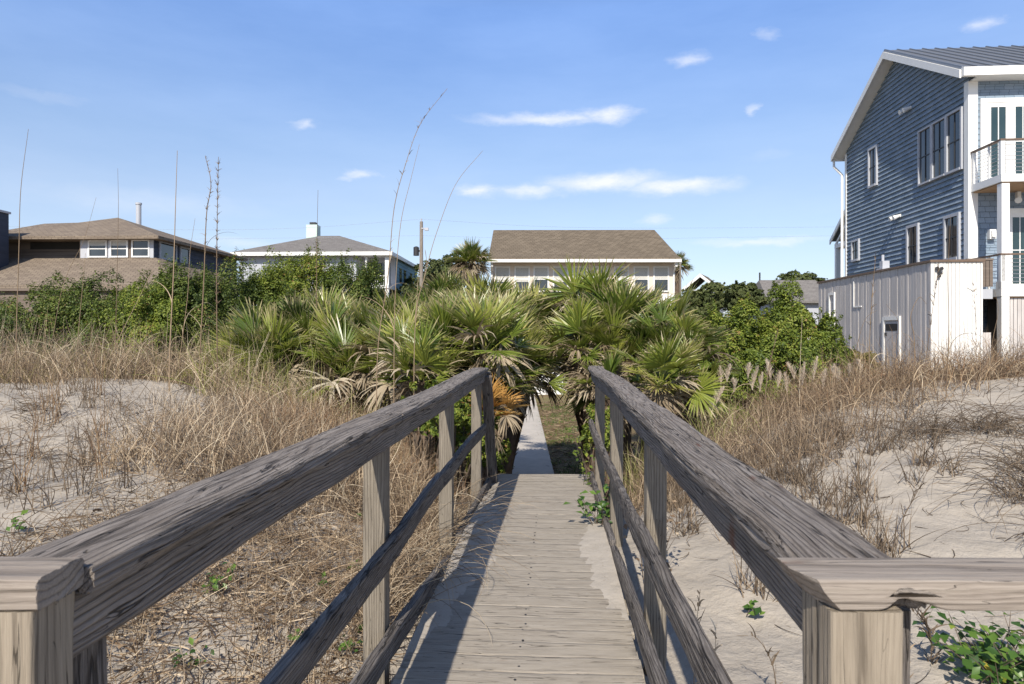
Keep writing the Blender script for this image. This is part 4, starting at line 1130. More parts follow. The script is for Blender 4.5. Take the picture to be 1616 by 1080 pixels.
stalk('tallest stalk bending right high into the sky', [(596, 560), (612, 440), (622, 330), (640, 260), (664, 195), (706, 140)], 7.95, 0.0100, .45, seeds=40, seedfrom=.25, seedlen=.10, leaves=4)
stalk('slim stalk beside the tallest one, ending lower', [(622, 560), (625, 440), (633, 350), (648, 285), (662, 228)], 8.52, 0.0092, .5, leaves=3)
stalk('curved bare stalk leaning right over the utility pole', [(655, 520), (672, 430), (690, 365), (720, 290), (762, 238)], 8.24, 0.0092, .5, leaves=2)
stalk('stalk beside the grey house porch column', [(640, 560), (655, 500), (660, 440), (668, 360)], 9.60, 0.0097, .6, leaves=4)
stalk('leaning dry stalk crossing the left hedge', [(165, 590), (190, 530), (215, 480), (242, 425)], 10.50, 0.0113, .6)
stalk('thin leaning stalk at the left of the hedge', [(80, 560), (100, 450), (132, 380), (152, 312)], 10.80, 0.0081, .4)
stalk('leaning stalk left of the hooked seed stalk', [(285, 560), (296, 470), (300, 400), (308, 345)], 10.20, 0.0097, .45)
stalk('crossing straw stalk below the first white window', [(120, 570), (128, 480), (135, 400)], 10.50, 0.0097, .5)
GR = 'dry reeds rising in front of the right houses'
stalk('tall thin reed in front of the white shed front', [(1492, 640), (1497, 520), (1496, 430), (1500, 340)], 7.6, .008, .25, group=GR)
stalk('reed with a bent tip in front of the shed corner', [(1440, 620), (1443, 540), (1437, 500), (1450, 470), (1462, 480)], 7.4, .010, .35, group=GR)
stalk('forked looking reed left of the shed corner', [(1455, 625), (1462, 560), (1470, 500), (1476, 455), (1482, 415)], 7.4, .007, .25, group=GR, seeds=30, seedlen=.12)
stalk('brown reed in front of the shed side wall', [(1372, 610), (1372, 540), (1376, 470), (1382, 400)], 7.8, .009, .4, group=GR, seeds=25, seedlen=.1)
stalk('arching reed beside the small shed door', [(1345, 610), (1352, 550), (1365, 505), (1384, 490)], 7.6, .007, .3, group=GR)
stalk('grey reed in front of the bright green bush', [(1208, 620), (1216, 570), (1228, 520)], 8.2, .012, .3, group=GR, seeds=25, seedlen=.1)
stalk('white thin reed between the two bright bushes', [(1262, 600), (1264, 540), (1266, 500)], 8.2, .006, .9, group=GR)
stalk('curved reed in front of the white porch post', [(1560, 610), (1566, 540), (1575, 490), (1568, 455)], 7.6, .007, .3, group=GR)
stalk('straight reed at the right edge beside porch', [(1540, 610), (1540, 520), (1536, 440)], 7.8, .006, .3, group=GR, seeds=20, seedlen=.1)
stalk('short reed left of the white shed front', [(1420, 620), (1412, 560), (1418, 510), (1398, 480)], 7.5, .007, .35, group=GR)
# single dry sprigs on the right sand
stalk('lone branching dry sprig on bare sand above the tan cap rail', [(1424, 822), (1440, 790), (1458, 755), (1470, 728)], 4.25, .005, .35, seeds=22, seedfrom=.1, seedlen=.13, leaves=0, group='dry sprigs on the sand', mat='drygrey')
stalk('upright dry sprig right of the first right post', [(1095, 1080), (1098, 1000), (1105, 930)], 2.8, .003, .6, seeds=24, seedfrom=.2, seedlen=.07, leaves=0, group='dry sprigs on the sand', mat='dry')
stalk('straw coloured sprig low beside the first right post', [(1125, 1090), (1128, 1040), (1130, 985)], 2.7, .003, .8, seeds=26, seedfrom=.1, seedlen=.07, leaves=0, group='dry sprigs on the sand', mat='dry')
stalk('grey twig sprig left under the right handrail', [(1222, 1062), (1205, 1020), (1185, 1000)], 2.7, .003, .4, seeds=18, seedfrom=.1, seedlen=.08, leaves=0, group='dry sprigs on the sand', mat='drygrey')
stalk('feathered dry sprig right of the landing post', [(1428, 1085), (1430, 1050), (1427, 1012)], 2.5, .0025, .5, seeds=26, seedfrom=.1, seedlen=.05, leaves=0, group='dry sprigs on the sand', mat='dry')
stalk('tangled dark sprig below the bite in the tan cap', [(1468, 1000), (1455, 980), (1438, 962)], 3.0, .003, .2, seeds=34, seedfrom=.0, seedlen=.12, leaves=0, group='dry sprigs on the sand', mat='drygrey')

# --- plumed grasses on the right
rp = np.random.default_rng(3)
PX = [(1128, 640), (1139, 612), (1152, 606), (1163, 622), (1178, 600), (1189, 618), (1203, 622), (1214, 604), (1228, 614), (1241, 622), (1255, 600), (1268, 612), (1282, 606), (1297, 622), (1312, 600), (1325, 615), (1340, 608), (1360, 618)]
words = ['leftmost pale plume, against the palm', 'second pale plume from the palms', 'tall pale plume left of the bright bush', 'short plume below the bright bush', 'plume in front of the left half of the bright bush', 'dim plume low in the right grass', 'squat plume below the middle of the right bushes',
         'tall plume between the two bright bushes', 'slim plume below the gap of the bright bushes', 'low plume below the yellow green bush', 'tall plume in front of the yellow green bush', 'narrow plume left of the shed', 'upright plume below the right rim of the yellow green bush', 'small plume near the foot of the shed', 'plume left of the olive bush', 'leaning plume before the olive bush', 'plume under the small shed window', 'last plume, nearest the small shed door']
for (px, py), wd in zip(PX, words):
    Y = rp.uniform(8.6, 9.6); c = P(px, py, Y); zb = float(H(c[0], c[1]))
    root = empty('plume_grass', (c[0], c[1], zb), wd, 'plume grass', 'feathery grass plumes in the right dune grass')
    hp = rp.uniform(.22, .42); top = max(c[2], zb + .2)
    v, q, cc, tip = grow(np.array([[c[0], c[1], zb - .03]]), [top - zb + .05], .04, rp.uniform(0, 6), .01, 0, 6, [.008], np.zeros(1), np.array([.5]), .3, True)
    mesh_np('stem', v, q, M['dry'], root, True, cc)
    n = 130; u = rp.uniform(0, 1, n) ** .9; tl = rp.normal(0, .06, 2)
    rt = tip + np.stack([rp.normal(0, .005, n) + tl[0] * u, rp.normal(0, .005, n) + tl[1] * u, u * hp * .8], 1)
    v, q, cc, _ = grow(rt, .13 * (1.1 - u) * rp.uniform(.6, 1.3, n) + .02, rp.uniform(.04, .38, n), rp.uniform(0, 6.28, n), .07, .0, 5, np.full(n, .0055), rp.uniform(0, 3, n), rp.uniform(0, 1, n), .6)
    mesh_np('plume', v, q, M['plume'], root, True, cc)


# ------------------------------------------------------------------ buildings
class PL:
    """a wall plane: (u along, v up, d out of the wall) -> local x, y, z"""
    def __init__(s, kind, o): s.k = kind; s.o = o
    def __call__(s, u, v, d):
        if s.k == 'front': return (u, s.o - d, v)
        if s.k == 'left': return (s.o - d, u, v)
        if s.k == 'right': return (s.o + d, u, v)
    def box(s, mb, u0, u1, v0, v1, d0, d1):
        mb.hexa([s(u0, v0, d0), s(u1, v0, d0), s(u1, v0, d1), s(u0, v0, d1), s(u0, v1, d0), s(u1, v1, d0), s(u1, v1, d1), s(u0, v1, d1)]); return mb


def window(par, pl, u0, u1, v0, v1, fmat, gmat, fw=.08, cols=1, rows=2, mw=.025, d=.05, blind=0.0, mmat=None, label=None, name='window', off=0.0):
    d += off
    f = MB()
    pl.box(f, u0 - fw, u0, v0 - fw, v1 + fw, -.02, d); pl.box(f, u1, u1 + fw, v0 - fw, v1 + fw, -.02, d)
    pl.box(f, u0, u1, v1, v1 + fw, -.02, d); pl.box(f, u0, u1, v0 - fw, v0, -.02, d + .02)
    fo = f.build(name, fmat, par)
    g = MB(); pl.box(g, u0, u1, v0, v1, -.02, .010 + off); g.build('pane', gmat, fo)
    mm = MB()
    for i in range(1, cols): c = u0 + (u1 - u0) * i / cols; pl.box(mm, c - mw / 2, c + mw / 2, v0, v1, .011 + off, .03 + off)
    for i in range(1, rows):
        c = v0 + (v1 - v0) * i / rows; w_ = (u1 - u0) / cols
        for k in range(cols): pl.box(mm, u0 + w_ * k + (mw / 2 if k else 0), u0 + w_ * (k + 1) - (mw / 2 if k < cols - 1 else 0), c - mw / 2, c + mw / 2, .011 + off, .03 + off)
    if mm.v: mm.build('muntin', mmat or fmat, fo)
    if blind:
        bl = MB(); n = 14; hh = (v1 - v0) * blind
        for i in range(n): a = v1 - hh * i / n; pl.box(bl, u0, u1, a - hh / n * .92, a, .0105, .0145 + .002 * (i % 2))
        bl.build('blind', M['blind'], fo)
    if label: fo['label'] = label
    return fo


def lap(pl, u0, u1, v0, v1, ex, proud=.03, clip=None):
    """lapped siding courses as real slanted boards"""
    mb = MB(); v = v0
    while v < v1 - .01:
        t_ = min(v + ex, v1); a0, a1 = (u0, u1) if clip is None else clip(v); b0, b1 = (u0, u1) if clip is None else clip(t_)
        if a1 - a0 < .1: break
        if b1 - b0 < .02: b0 = b1 = (a0 + a1) / 2
        mb.hexa([pl(a0, v, -.03), pl(a1, v, -.03), pl(a1, v, proud), pl(a0, v, proud), pl(b0, t_, -.03), pl(b1, t_, -.03), pl(b1, t_, .004), pl(b0, t_, .004)])
        v += ex
    return mb


def boards_v(pl, u0, u1, v0, v1, w=.12, gap=.012, amp=.008, top=None):
    mb = MB(); u = u0
    while u < u1 - .02:
        e = min(u + w * random.uniform(.9, 1.1), u1)
        pl.box(mb, u, e - gap, v0, v1 if top is None else top(u), -.02, .02 + random.uniform(0, amp)); u = e
    return mb


# ---- blue house (own frame: x to the right, y away from us)
BH = empty('blue_house', (13.08, 19.5, 0.0), 'tall blue shingled beach house with grey metal roof and white balconies', 'house', rz=-R(4.6))
BD, BWD, ZE, ZR, ZB = 8.6, 9.5, 10.66, 12.88, 1.0
c = MB(); c.box(.04, BWD, .04, BD - .04, ZB, ZE)
c.slab([(.04, .04, ZE), (.04, BD - .04, ZE), (.04, BD / 2, ZR - .1)], (BWD - .04, 0, 0)); c.build('wall', M['blueshingle'], BH)
plL, plF = PL('left', 0.0), PL('front', 0.0)


def clipg(v):
    if v < ZE: return (0, BD)
    k = (v - ZE) / (ZR - ZE) * BD / 2; return (k, BD - k)


lap(plL, 0, BD, ZB, ZR - .1, .158, .056, clipg).build('side_siding', M['blueshingle'], BH)
lap(plF, .2, BWD, 1.2, ZE - .0, .17, .022).build('front_siding', M['blueshingle'], BH)
# metal roof with standing seams, both slopes, and white rakes
OV, OE = .45, .38
sl = (ZR - ZE) / (BD / 2)
rf = MB()
for sgn in (0, 1):
    ye = -OE if sgn == 0 else BD + OE; zz = ZE - sl * OE
    rf.slab([(-OV, ye, zz + .12), (BWD + .4, ye, zz + .12), (BWD + .4, BD / 2, ZR + .12), (-OV, BD / 2, ZR + .12)], (0, 0, .05))
ro = rf.build('roof', M['metalroof'], BH)
sm = MB(); xx = -OV + .02
while xx < BWD + .35:
    for sgn in (0, 1):
        ye = -OE if sgn == 0 else BD + OE; zz = ZE - sl * OE
        sm.hexa([(xx, ye, zz + .165), (xx + .03, ye, zz + .165), (xx + .03, BD / 2, ZR + .165), (xx, BD / 2, ZR + .165), (xx, ye, zz + .21), (xx + .03, ye, zz + .21), (xx + .03, BD / 2, ZR + .21), (xx, BD / 2, ZR + .21)])
    xx += .42
sm.build('standing_seams', M['metalroof'], ro)
rk = MB()
for sgn in (0, 1):
    ye = -OE if sgn == 0 else BD + OE; zz = ZE - sl * OE
    # fascia board on the rake and a soffit back to the wall
    rk.hexa([(-OV - .04, ye, zz - .12), (-OV, ye, zz - .12), (-OV, BD / 2, ZR - .12), (-OV - .04, BD / 2, ZR - .12), (-OV - .04, ye, zz + .115), (-OV, ye, zz + .115), (-OV, BD / 2, ZR + .115), (-OV - .04, BD / 2, ZR + .115)])
    rk.hexa([(-OV + .003, ye, zz - .06), (.0, ye, zz - .06), (.0, BD / 2, ZR - .06), (-OV + .003, BD / 2, ZR - .06), (-OV + .003, ye, zz - .03), (.0, ye, zz - .03), (.0, BD / 2, ZR - .03), (-OV + .003, BD / 2, ZR - .03)])
rk.build('rake_trim', M['white'], BH)
zz = ZE - sl * OE
for nm_, bx_ in (('eave_gutter', (-OV, BWD + .4, -OE - .14, -OE - .003, zz - .10, zz + .14)), ('soffit', (.003, BWD, -OE, 0, zz - .1, zz - .06)), ('eave_gutter', (-OV, BWD, BD + OE + .003, BD + OE + .14, zz - .1, zz + .12))):
    ev = MB(); ev.box(*bx_); ev.build(nm_, M['white'], BH)
for bx_ in ((-.072, .19, -.05, -.002, ZB, zz - .1), (-.072, -.002, 0, .17, ZB, zz - .09), (-.072, -.035, BD - .12, BD + .03, ZB, ZE - .15)):
    cb = MB(); cb.box(*bx_); cb.build('corner_board', M['white'], BH)
dp = MB(); dp.tube((-.35, BD + OE + .07, zz - .1), (-.35, BD + OE + .05, zz - .35), .05); dp.tube((-.35, BD + OE + .05, zz - .35), (-.12, BD + .18, zz - .75), .05); dp.tube((-.12, BD + .18, zz - .75), (-.12, BD + .18, 1.2), .055)
dp.build('downspout', M['white'], BH)
TRIM = M['bluetrim']
# side windows (y = depth along the wall)
window(BH, plL, .30, 1.0, 8.0, 9.68, TRIM, M['glass'], .07, 2, 2, .03, .06, mmat=M['black'], off=.054)
window(BH, plL, 1.12, 1.82, 8.0, 9.68, TRIM, M['glass'], .055, 2, 2, .03, .058, mmat=M['black'], off=.054)
window(BH, plL, 1.94, 2.64, 8.0, 9.68, TRIM, M['glass'], .055, 2, 2, .03, .06, mmat=M['black'], off=.054)
window(BH, plL, 5.75, 6.32, 8.72, 10.06, TRIM, M['glass'], .08, 2, 2, .03, .06, mmat=M['black'], off=.054)
window(BH, plL, .45, 1.10, 5.42, 6.62, TRIM, M['glass'], .09, 2, 2, .03, .06, mmat=M['black'], off=.054)
window(BH, plL, 2.78, 3.38, 5.45, 6.68, TRIM, M['glass'], .09, 2, 2, .03, .06, mmat=M['black'], off=.054)
window(BH, plL, 7.3, 7.85, 6.1, 6.8, TRIM, M['glass'], .08, 2, 2, .03, .06, mmat=M['black'], off=.054)
# twin floodlights
for u, v in ((3.4, 10.70), (4.1, 7.22)):
    fl = MB(); plL.box(fl, u - .16, u + .16, v - .05, v + .05, .03, .075)
    for k in (-.13, .13):
        a = plL(u + k, v, .07); b = plL(u + k + .02, v - .08, .28); fl.tube(a, b, .045, .085, 10)
    fl.build('floodlight', M['white'], BH)


def french(x0, z0, z1, nlf):
    fr = MB(); plF.box(fr, x0 - .16, x0, z0, z1 + .12, -.02, .06); plF.box(fr, x0, x0 + nlf * .66, z1, z1 + .12, -.02, .055); plF.box(fr, x0 + nlf * .66, x0 + nlf * .66 + .16, z0, z1 + .12, -.02, .06)
    for k in range(nlf):
        a = x0 + k * .66; plF.box(fr, a, a + .13, z0, z1, -.02, .04); plF.box(fr, a + .53, a + .66, z0, z1, -.02, .04); plF.box(fr, a + .13, a + .53, z0, z0 + .2, -.02, .04); plF.box(fr, a + .13, a + .53, z1 - .13, z1, -.02, .04)
    fo = fr.build('french_door', M['white'], BH)
    g = MB(); mt = MB()
    for k in range(nlf):
        a = x0 + k * .66; plF.box(g, a + .13, a + .53, z0 + .2, z1 - .13, -.02, .024); plF.box(mt, a + .32, a + .345, z0 + .2, z1 - .13, .0245, .036)
        for q in (.5,):
            zq = z0 + .2 + (z1 - z0 - .33) * q; plF.box(mt, a + .13, a + .32, zq, zq + .025, .0245, .036); plF.box(mt, a + .345, a + .53, zq, zq + .025, .0245, .036)
    g.build('pane', M['tealglass'], fo); mt.build('muntin', M['white'], fo)


french(.42, 7.42, 9.74, 4); french(1.0, 4.38, 6.6, 4); french(4.4, 7.42, 9.74, 4)


def balcony(z, depth, name):
    b = MB(); b.box(0.0, BWD, -depth, -.06, z - .2, z); fo = b.build('balcony_floor', M['white'], BH)
    cl = MB(); cl.box(.06, BWD, -depth + .06, -.07, z - .235, z - .203); cl.build('balcony_ceiling', M['ceil'], BH)
    r = MB(); r.box(-.02, BWD, -depth + .0, -depth + .1, z + .90, z + .94); r.box(-.02, .08, -depth + .1, -.06, z + .90, z + .94); r.build('rail_cap', M['brownwood'], BH)
    for bx_ in [(x, x + .11, -depth + .02, -depth + .13) for x in (.0, 2.2, 4.4, 6.6)] + [(.01, .08, -.16, -.08), (.01, .06, -.85, -.8)]:
        p = MB(); p.box(*bx_, z + .002, z + .898); p.build('rail_post', M['white'], BH)
    w = MB()
    for k in range(8):
        zz_ = z + .1 + .1 * k; w.tube((.06, -depth + .075, zz_), (BWD, -depth + .075, zz_), .008, n=5); w.tube((.04, -depth + .1, zz_), (.04, -.07, zz_), .008, n=5)
    w.build('cable', M['steel'], BH)


balcony(7.40, 1.42, 'upper'); balcony(4.36, 1.42, 'lower')
for x in (.02, 2.9, 5.8):
    p = MB(); p.box(x, x + .2, -1.40, -1.20, 4.362, 7.16); p.box(x - .02, x + .22, -1.42, -1.18, 4.362, 4.55); p.build('porch_post', M['white'], BH)
    q = MB(); q.box(x - .01, x + .19, -1.41, -1.21, 1.0, 4.155); q.build('porch_post', M['white'], BH)
wl = MB(); plF.box(wl, .45, .62, 5.85, 6.12, .0, .16); plF.box(wl, .48, .59, 5.9, 6.07, .16, .22); wl.build('wall_lamp', M['white'], BH)
fl = MB(); fl.box(1.1, 1.2, -.3, -.2, 6.93, 7.15); fl.tube((1.15, -.25, 6.95), (1.05, -.42, 6.88), .05, .09); fl.build('floodlight', M['white'], BH)
boards_v(PL('front', -1.30), .28, BWD, 1.0, 4.12, .10, .014).build('slat_skirt', M['greyboards'], BH)
bd = MB(); bd.box(.3, BWD, -1.26, -.3, 1.0, 4.1); bd.build('skirt_backing', M['gapdark'], BH)
# gabled side porch behind the far corner
pr = MB()
pr.slab([(.25, 8.9, 8.62), (3.2, 8.9, 8.62), (3.2, 11.0, 7.25), (.25, 11.0, 7.25)], (0, 0, .12)); pr.build('porch_roof', M['metalroof'], BH)
pw_ = MB(); pw_.slab([(.2, 8.95, 8.45), (.2, 11.02, 7.12), (.2, 11.02, 7.32), (.2, 8.95, 8.65)], (.045, 0, 0)); pw_.slab([(.32, 9.3, 7.9), (.32, 10.7, 7.0), (.32, 10.7, 7.12), (.32, 9.3, 8.02)], (.06, 0, 0)); pw_.box(.3, 3.2, 10.55, 10.7, 6.9, 7.1); pw_.box(.3, .45, 8.9, 10.54, 6.9, 7.08)
for y_ in (9.35, 10.5): pw_.box(.3, .48, y_, y_ + .18, 1.0, 6.895)
pw_.build('porch_frame', M['white'], BH)
pot = MB()
for k in range(4): pot.tube((1.25, -1.15, 4.36 + .1 * k), (1.25, -1.15, 4.45 + .1 * k), .12 + .02 * (k % 2), .14, 10)
po = pot.build('flower_pots', M['terracotta']); po.parent = None
po.matrix_world = Matrix.Translation((13.08, 19.5, 0)) @ Matrix.Rotation(-R(4.6), 4, 'Z'); tag(po, 'terracotta pots nested in a stack on the lower porch of the blue house', 'pot')

# ---- whitewashed shed in front of the blue house
SHD = empty('shed', (10.76, 17.5, 0.0), 'whitewashed flat roofed shed of vertical boards beside the blue house', 'shed', rz=-R(4.0))
c = MB(); c.box(.03, 1.22, .03, 7.6, .6, 4.98); c.build('wall', M['gapdark'], SHD)
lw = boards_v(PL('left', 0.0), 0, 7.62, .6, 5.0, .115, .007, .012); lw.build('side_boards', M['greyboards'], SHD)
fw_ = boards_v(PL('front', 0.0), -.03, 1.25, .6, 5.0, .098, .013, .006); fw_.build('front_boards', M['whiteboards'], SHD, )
c = MB(); c.box(-.07, 1.28, -.07, 7.66, 5.003, 5.06); c.build('roof_cap', M['brownwood'], SHD)
c = MB(); pl = PL('left', 0.0); pl.box(c, 1.62, 2.42, 1.0, 3.5, .034, .05); dr = c.build('door', M['greyboards'], SHD)
c = MB(); pl.box(c, 1.52, 1.60, 1.0, 3.66, .02, .075); pl.box(c, 2.44, 2.54, 1.0, 3.66, .02, .075); pl.box(c, 1.60, 2.44, 3.55, 3.66, .02, .075); c.build('frame', M['whiteboards'], dr)
c = MB(); pl.box(c, 1.68, 2.36, 3.25, 3.45, .052, .056); c.build('vent', M['gapdark'], dr)
c = MB(); pl.box(c, 2.30, 2.42, 3.1, 3.2, .053, .066); pl.box(c, 2.30, 2.42, 1.5, 1.6, .053, .066); c.build('hinge', M['black'], dr)
window(SHD, pl, 6.15, 6.5, 3.75, 4.5, M['whiteboards'], M['glass'], .09, 1, 3, .03, .07)
c = MB(); pl.box(c, 6.06, 6.59, 1.2, 3.60, .03, .062); c.build('white_panel', M['whiteboards'], SHD)
c = MB(); pl.box(c, 4.55, 4.59, 4.0, 4.85, .02, .05); pl.box(c, 4.0, 4.55, 4.0, 4.04, .02, .05); c.build('conduit', M['whiteboards'], SHD)
c = MB(); c.box(.1, .4, 2.9, 3.3, 5.062, 5.14); c.box(.15, .35, 3.0, 3.2, 5.14, 5.35); c.tube((.25, 3.2, 5.35), (.25, 3.2, 5.55), .04); c.build('roof_vent', M['bluetrim'], SHD)
c = MB()
for k, (dx, dz) in enumerate(((.0, .0), (.06, .05), (-.05, .06), (.03, -.07), (.0, -.14))): c.tube((.14 + dx, -.05, 4.78 + dz), (.14 + dx, -.10, 4.78 + dz), .035, .045, 8)
c.build('wall_ornament', M['black'], SHD)
# dark stair hall between shed and porch
HL = empty('porch_gate', (12.12, 18.2, 0), 'brown slatted porch rail above a dark doorway between shed and blue house', 'gate', rz=-R(4))
c = MB()
for k in range(7): c.box(.02 + .095 * k, .10 + .095 * k, 0, .03, 4.42, 5.12)
c.box(0, .68, -.02, .05, 5.122, 5.17); c.build('slat_rail', M['planks'], HL)
c = MB(); c.box(-.02, .7, .06, .2, 4.1, 4.36); c.build('beam', M['bluetrim'], HL)
c = MB(); c.box(.0, .68, .9, .95, 1.0, 4.1); c.build('door', M['planks'], HL)
c = MB(); c.box(.08, .60, .88, .897, 3.35, 3.9); c.build('pane', M['gapdark'], HL)
c = MB(); c.box(0, .68, .1, .16, 1.0, 3.2); c.build('gate_boards', M['greyboards'], HL)


# ---- peach cottage in the middle
Yc = 35.0; kx = Yc / F
CT = empty('peach_cottage', (0, Yc, 0), 'peach and white cottage with long brown shingle roof at the end of the path', 'house', rz=-R(.4))
def cx_(px): return (px - CX) * kx
def cz_(py): return CZ - (py - HY) * kx
x0, x1 = cx_(777), cx_(1063); ze = cz_(415)
c = MB(); c.box(x0, x1, 0, 8.5, 0, ze); c.build('wall', M['wallwhite'], CT)
c = MB(); c.box(x0 - .01, x1 + .01, -.015, .3, cz_(464), ze - .0); c.build('upper_wall', M['cream'], CT)
xe0, xe1 = cx_(765) + .2, cx_(1074) - .2; xr0, xr1 = cx_(782) - .25, cx_(1051) + .25
zr = CZ + (HY - 366) / F * (Yc + 4.3)
c = MB()
for a, b in ((-.7, 4.25), (9.2, 4.25)):
    y1_ = -.12 if a < 0 else 8.6
    c.slab([(xe0, a, ze + .10), (xe1, a, ze + .10), (xe1 - .02, y1_, ze + .30), (xe0 + .02, y1_, ze + .30)], (0, 0, .09))
    c.slab([(xe0 + .02, y1_, ze + .30), (xe1 - .02, y1_, ze + .30), (xr1, b, zr), (xr0, b, zr)], (0, 0, .09))
c.build('roof', M['roofbrown'], CT)
c = MB(); c.slab([(x0, .05, ze), (x0, 8.45, ze), (x0, 4.25, zr - .1)], (.1, 0, 0)); c.slab([(x1 - .1, .05, ze), (x1 - .1, 8.45, ze), (x1 - .1, 4.25, zr - .1)], (.1, 0, 0)); c.build('gable', M['wallwhite'], CT)
c = MB(); c.box(xe0 - .05, xe1 + .05, -.80, -.66, ze - .05, ze + .10); c.box(xe0 + .1, xe1 - .1, -.64, -.02, ze - .0, ze + .03); c.build('eave_trim', M['white'], CT)
for xd in (x0 - .02, x1 - .02):
    c = MB(); c.box(xd - .05, xd + .07, -.62, -.5, ze - .25, ze - .002); c.tube((xd, -.55, ze - .2), (xd, -.08, ze - .5), .05); c.tube((xd, -.08, ze - .5), (xd, -.08, .2), .05); c.build('downspout', M['white'], CT)
plC = PL('front', -.015)
wins = [(783, 803), (814, 834), (844, 864), (874.5, 894.5), (905, 925), (937, 957), (971, 990), (1001.5, 1021.5), (1032.5, 1053)]
for i, (a, b) in enumerate(wins):
    window(CT, plC, cx_(a), cx_(b), cz_(459), cz_(423), M['white'], M['glass'], .07, 1, 2, .05, .05, blind=.47 if i in (8, 7, 2, 5) else .62)
stp = empty('outdoor_stair', (cx_(1073), Yc + 1, 0), 'grey wooden stair landing at the right corner of the peach cottage', 'stair')
c = MB(); c.box(-.3, .7, 0, 1.2, 3.9, 4.0)
for x in (-.28, .6): c.box(x, x + .1, 0, .1, 0, 5.2)
c.box(-.3, .7, -.02, .06, 4.95, 5.02)
for k in range(6): c.box(-.12 + .12 * k, -.08 + .12 * k, .0, .05, 4.02, 4.94)
c.build('landing', M['planks'], stp)
c = MB(); c.tube((.34, .3, 0), (.34, .3, 7.2), .05); c.build('pole', M['polewood'], stp)

# ---- brown house at the left
Yl = 32.0; kl = Yl / F
LH = empty('brown_house', (0, Yl, 0), 'brown timber house with tan shingle roofs and three white windows', 'house', rz=-R(2))
def lx(px): return (px - CX) * kl
def lz(py): return CZ - (py - HY) * kl
xl, xr = lx(-60), lx(232); ze = lz(375)
c = MB(); c.box(lx(110), xr, 0, 9, 0, ze); c.box(xl, lx(110), .6, 9, 0, ze); c.build('wall', M['planks'], LH)
plA = PL('front', .0); plB = PL('right', xr)
lap(PL('front', .6), xl, lx(110), lz(412), lz(388), .2, .05).build('log_siding', M['planks'], LH)
lap(plB, 0, 9, lz(420), ze - .05, .2, .03).build('side_siding', M['darkboards'], LH)
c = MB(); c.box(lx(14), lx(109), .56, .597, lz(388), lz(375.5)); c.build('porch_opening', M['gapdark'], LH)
for a, b in ((127, 153.5), (163, 188), (198.5, 223.5)):
    window(LH, plA, lx(a), lx(b), lz(402), lz(378), M['white'], M['glass'], .07, 1, 2, .05, .06, blind=.3 if a < 190 else 0)
window(LH, plB, .5, 1.9, lz(403), lz(378), TRIM, M['glass'], .08, 1, 1, .04, .05, off=.03)
window(LH, plB, 2.4, 3.2, lz(405), lz(379), TRIM, M['glass'], .08, 1, 1, .04, .05, off=.03)
c = MB(); c.box(lx(112), lx(124), -.03, -.002, lz(405), lz(375)); c.box(lx(157), lx(160), -.03, -.002, lz(405), lz(375)); c.box(lx(226), lx(232), -.03, -.002, lz(405), lz(375)); c.box(xl, xr + .1, -.05, .0, ze - .02, ze + .16); c.build('trim', M['bluetrim'], LH)
c = MB(); zr1 = CZ + (HY - 340) / F * (Yl + 4.5); zr0 = CZ + (HY - 349) / F * (Yl + 4.5)
ov = .5; A = (xl, -ov, ze + .1); B = (xr + ov, -ov, ze + .1); Cc = (xr + ov, 9 + ov, ze + .1); D = (xl, 9 + ov, ze + .1); R1 = (lx(168) * 1.14, 4.5, zr1); R0 = (xl, 4.5, zr0); RM = (lx(110) * 1.14, 4.5, zr0 + .05)
c.poly([A, B, R1, RM]); c.poly([A, RM, R0]); c.poly([B, Cc, R1]); c.poly([Cc, D, R0, RM]); c.poly([Cc, RM, R1]); c.poly([D, A, R0])
c.slab([A, B, Cc, D], (0, 0, -.14)); c.build('roof', M['rooftan'], LH)
c = MB(); c.tube((lx(204) * 1.17, 5.3, zr1 - .7), (lx(204) * 1.17, 5.3, zr1 + .85), .14, n=12); c.tube((lx(204) * 1.17, 5.3, zr1 + .852), (lx(204) * 1.17, 5.3, zr1 + .95), .17, n=12); c.build('vent_pipe', M['bluetrim'], LH)
c = MB(); zw = lz(405); zl = CZ - (448 - HY) / F * (Yl - 3.4)
c.slab([(xl, -3.4, zl), (lx(330), -3.4, zl), (lx(236), .0, zw), (xl, .0, zw)], (0, 0, -.16)); c.slab([(lx(236), 0, zw), (lx(330), -3.4, zl), (lx(345), 4, zl), (lx(240), 4, zw)], (0, 0, -.16)); c.build('lower_roof', M['rooftan'], LH)
c = MB(); c.box(xl, lx(320), -3.3, -3.1, 0, zl - .2); c.box(xl, lx(330) + .1, -3.5, -3.38, zl - .26, zl - .165); c.build('lower_wall', M['planks'], LH)
CH = empty('chimney_tower', (-23.86, 30.4, 0), 'dark blue boarded chimney tower cut off at the left edge', 'chimney')
c = lap(PL('front', 0), -2.5, .28, 0, 8.75, .2, .03); c.box(-2.5, .27, .03, 1.6, 0, 8.75); c.build('wall', M['darkboards'], CH)
c = MB(); c.box(-2.5, .34, -.06, 1.66, 8.752, 8.85); c.box(.272, .34, -.05, -.0, 0, 8.75); c.build('cap', M['bluetrim'], CH)

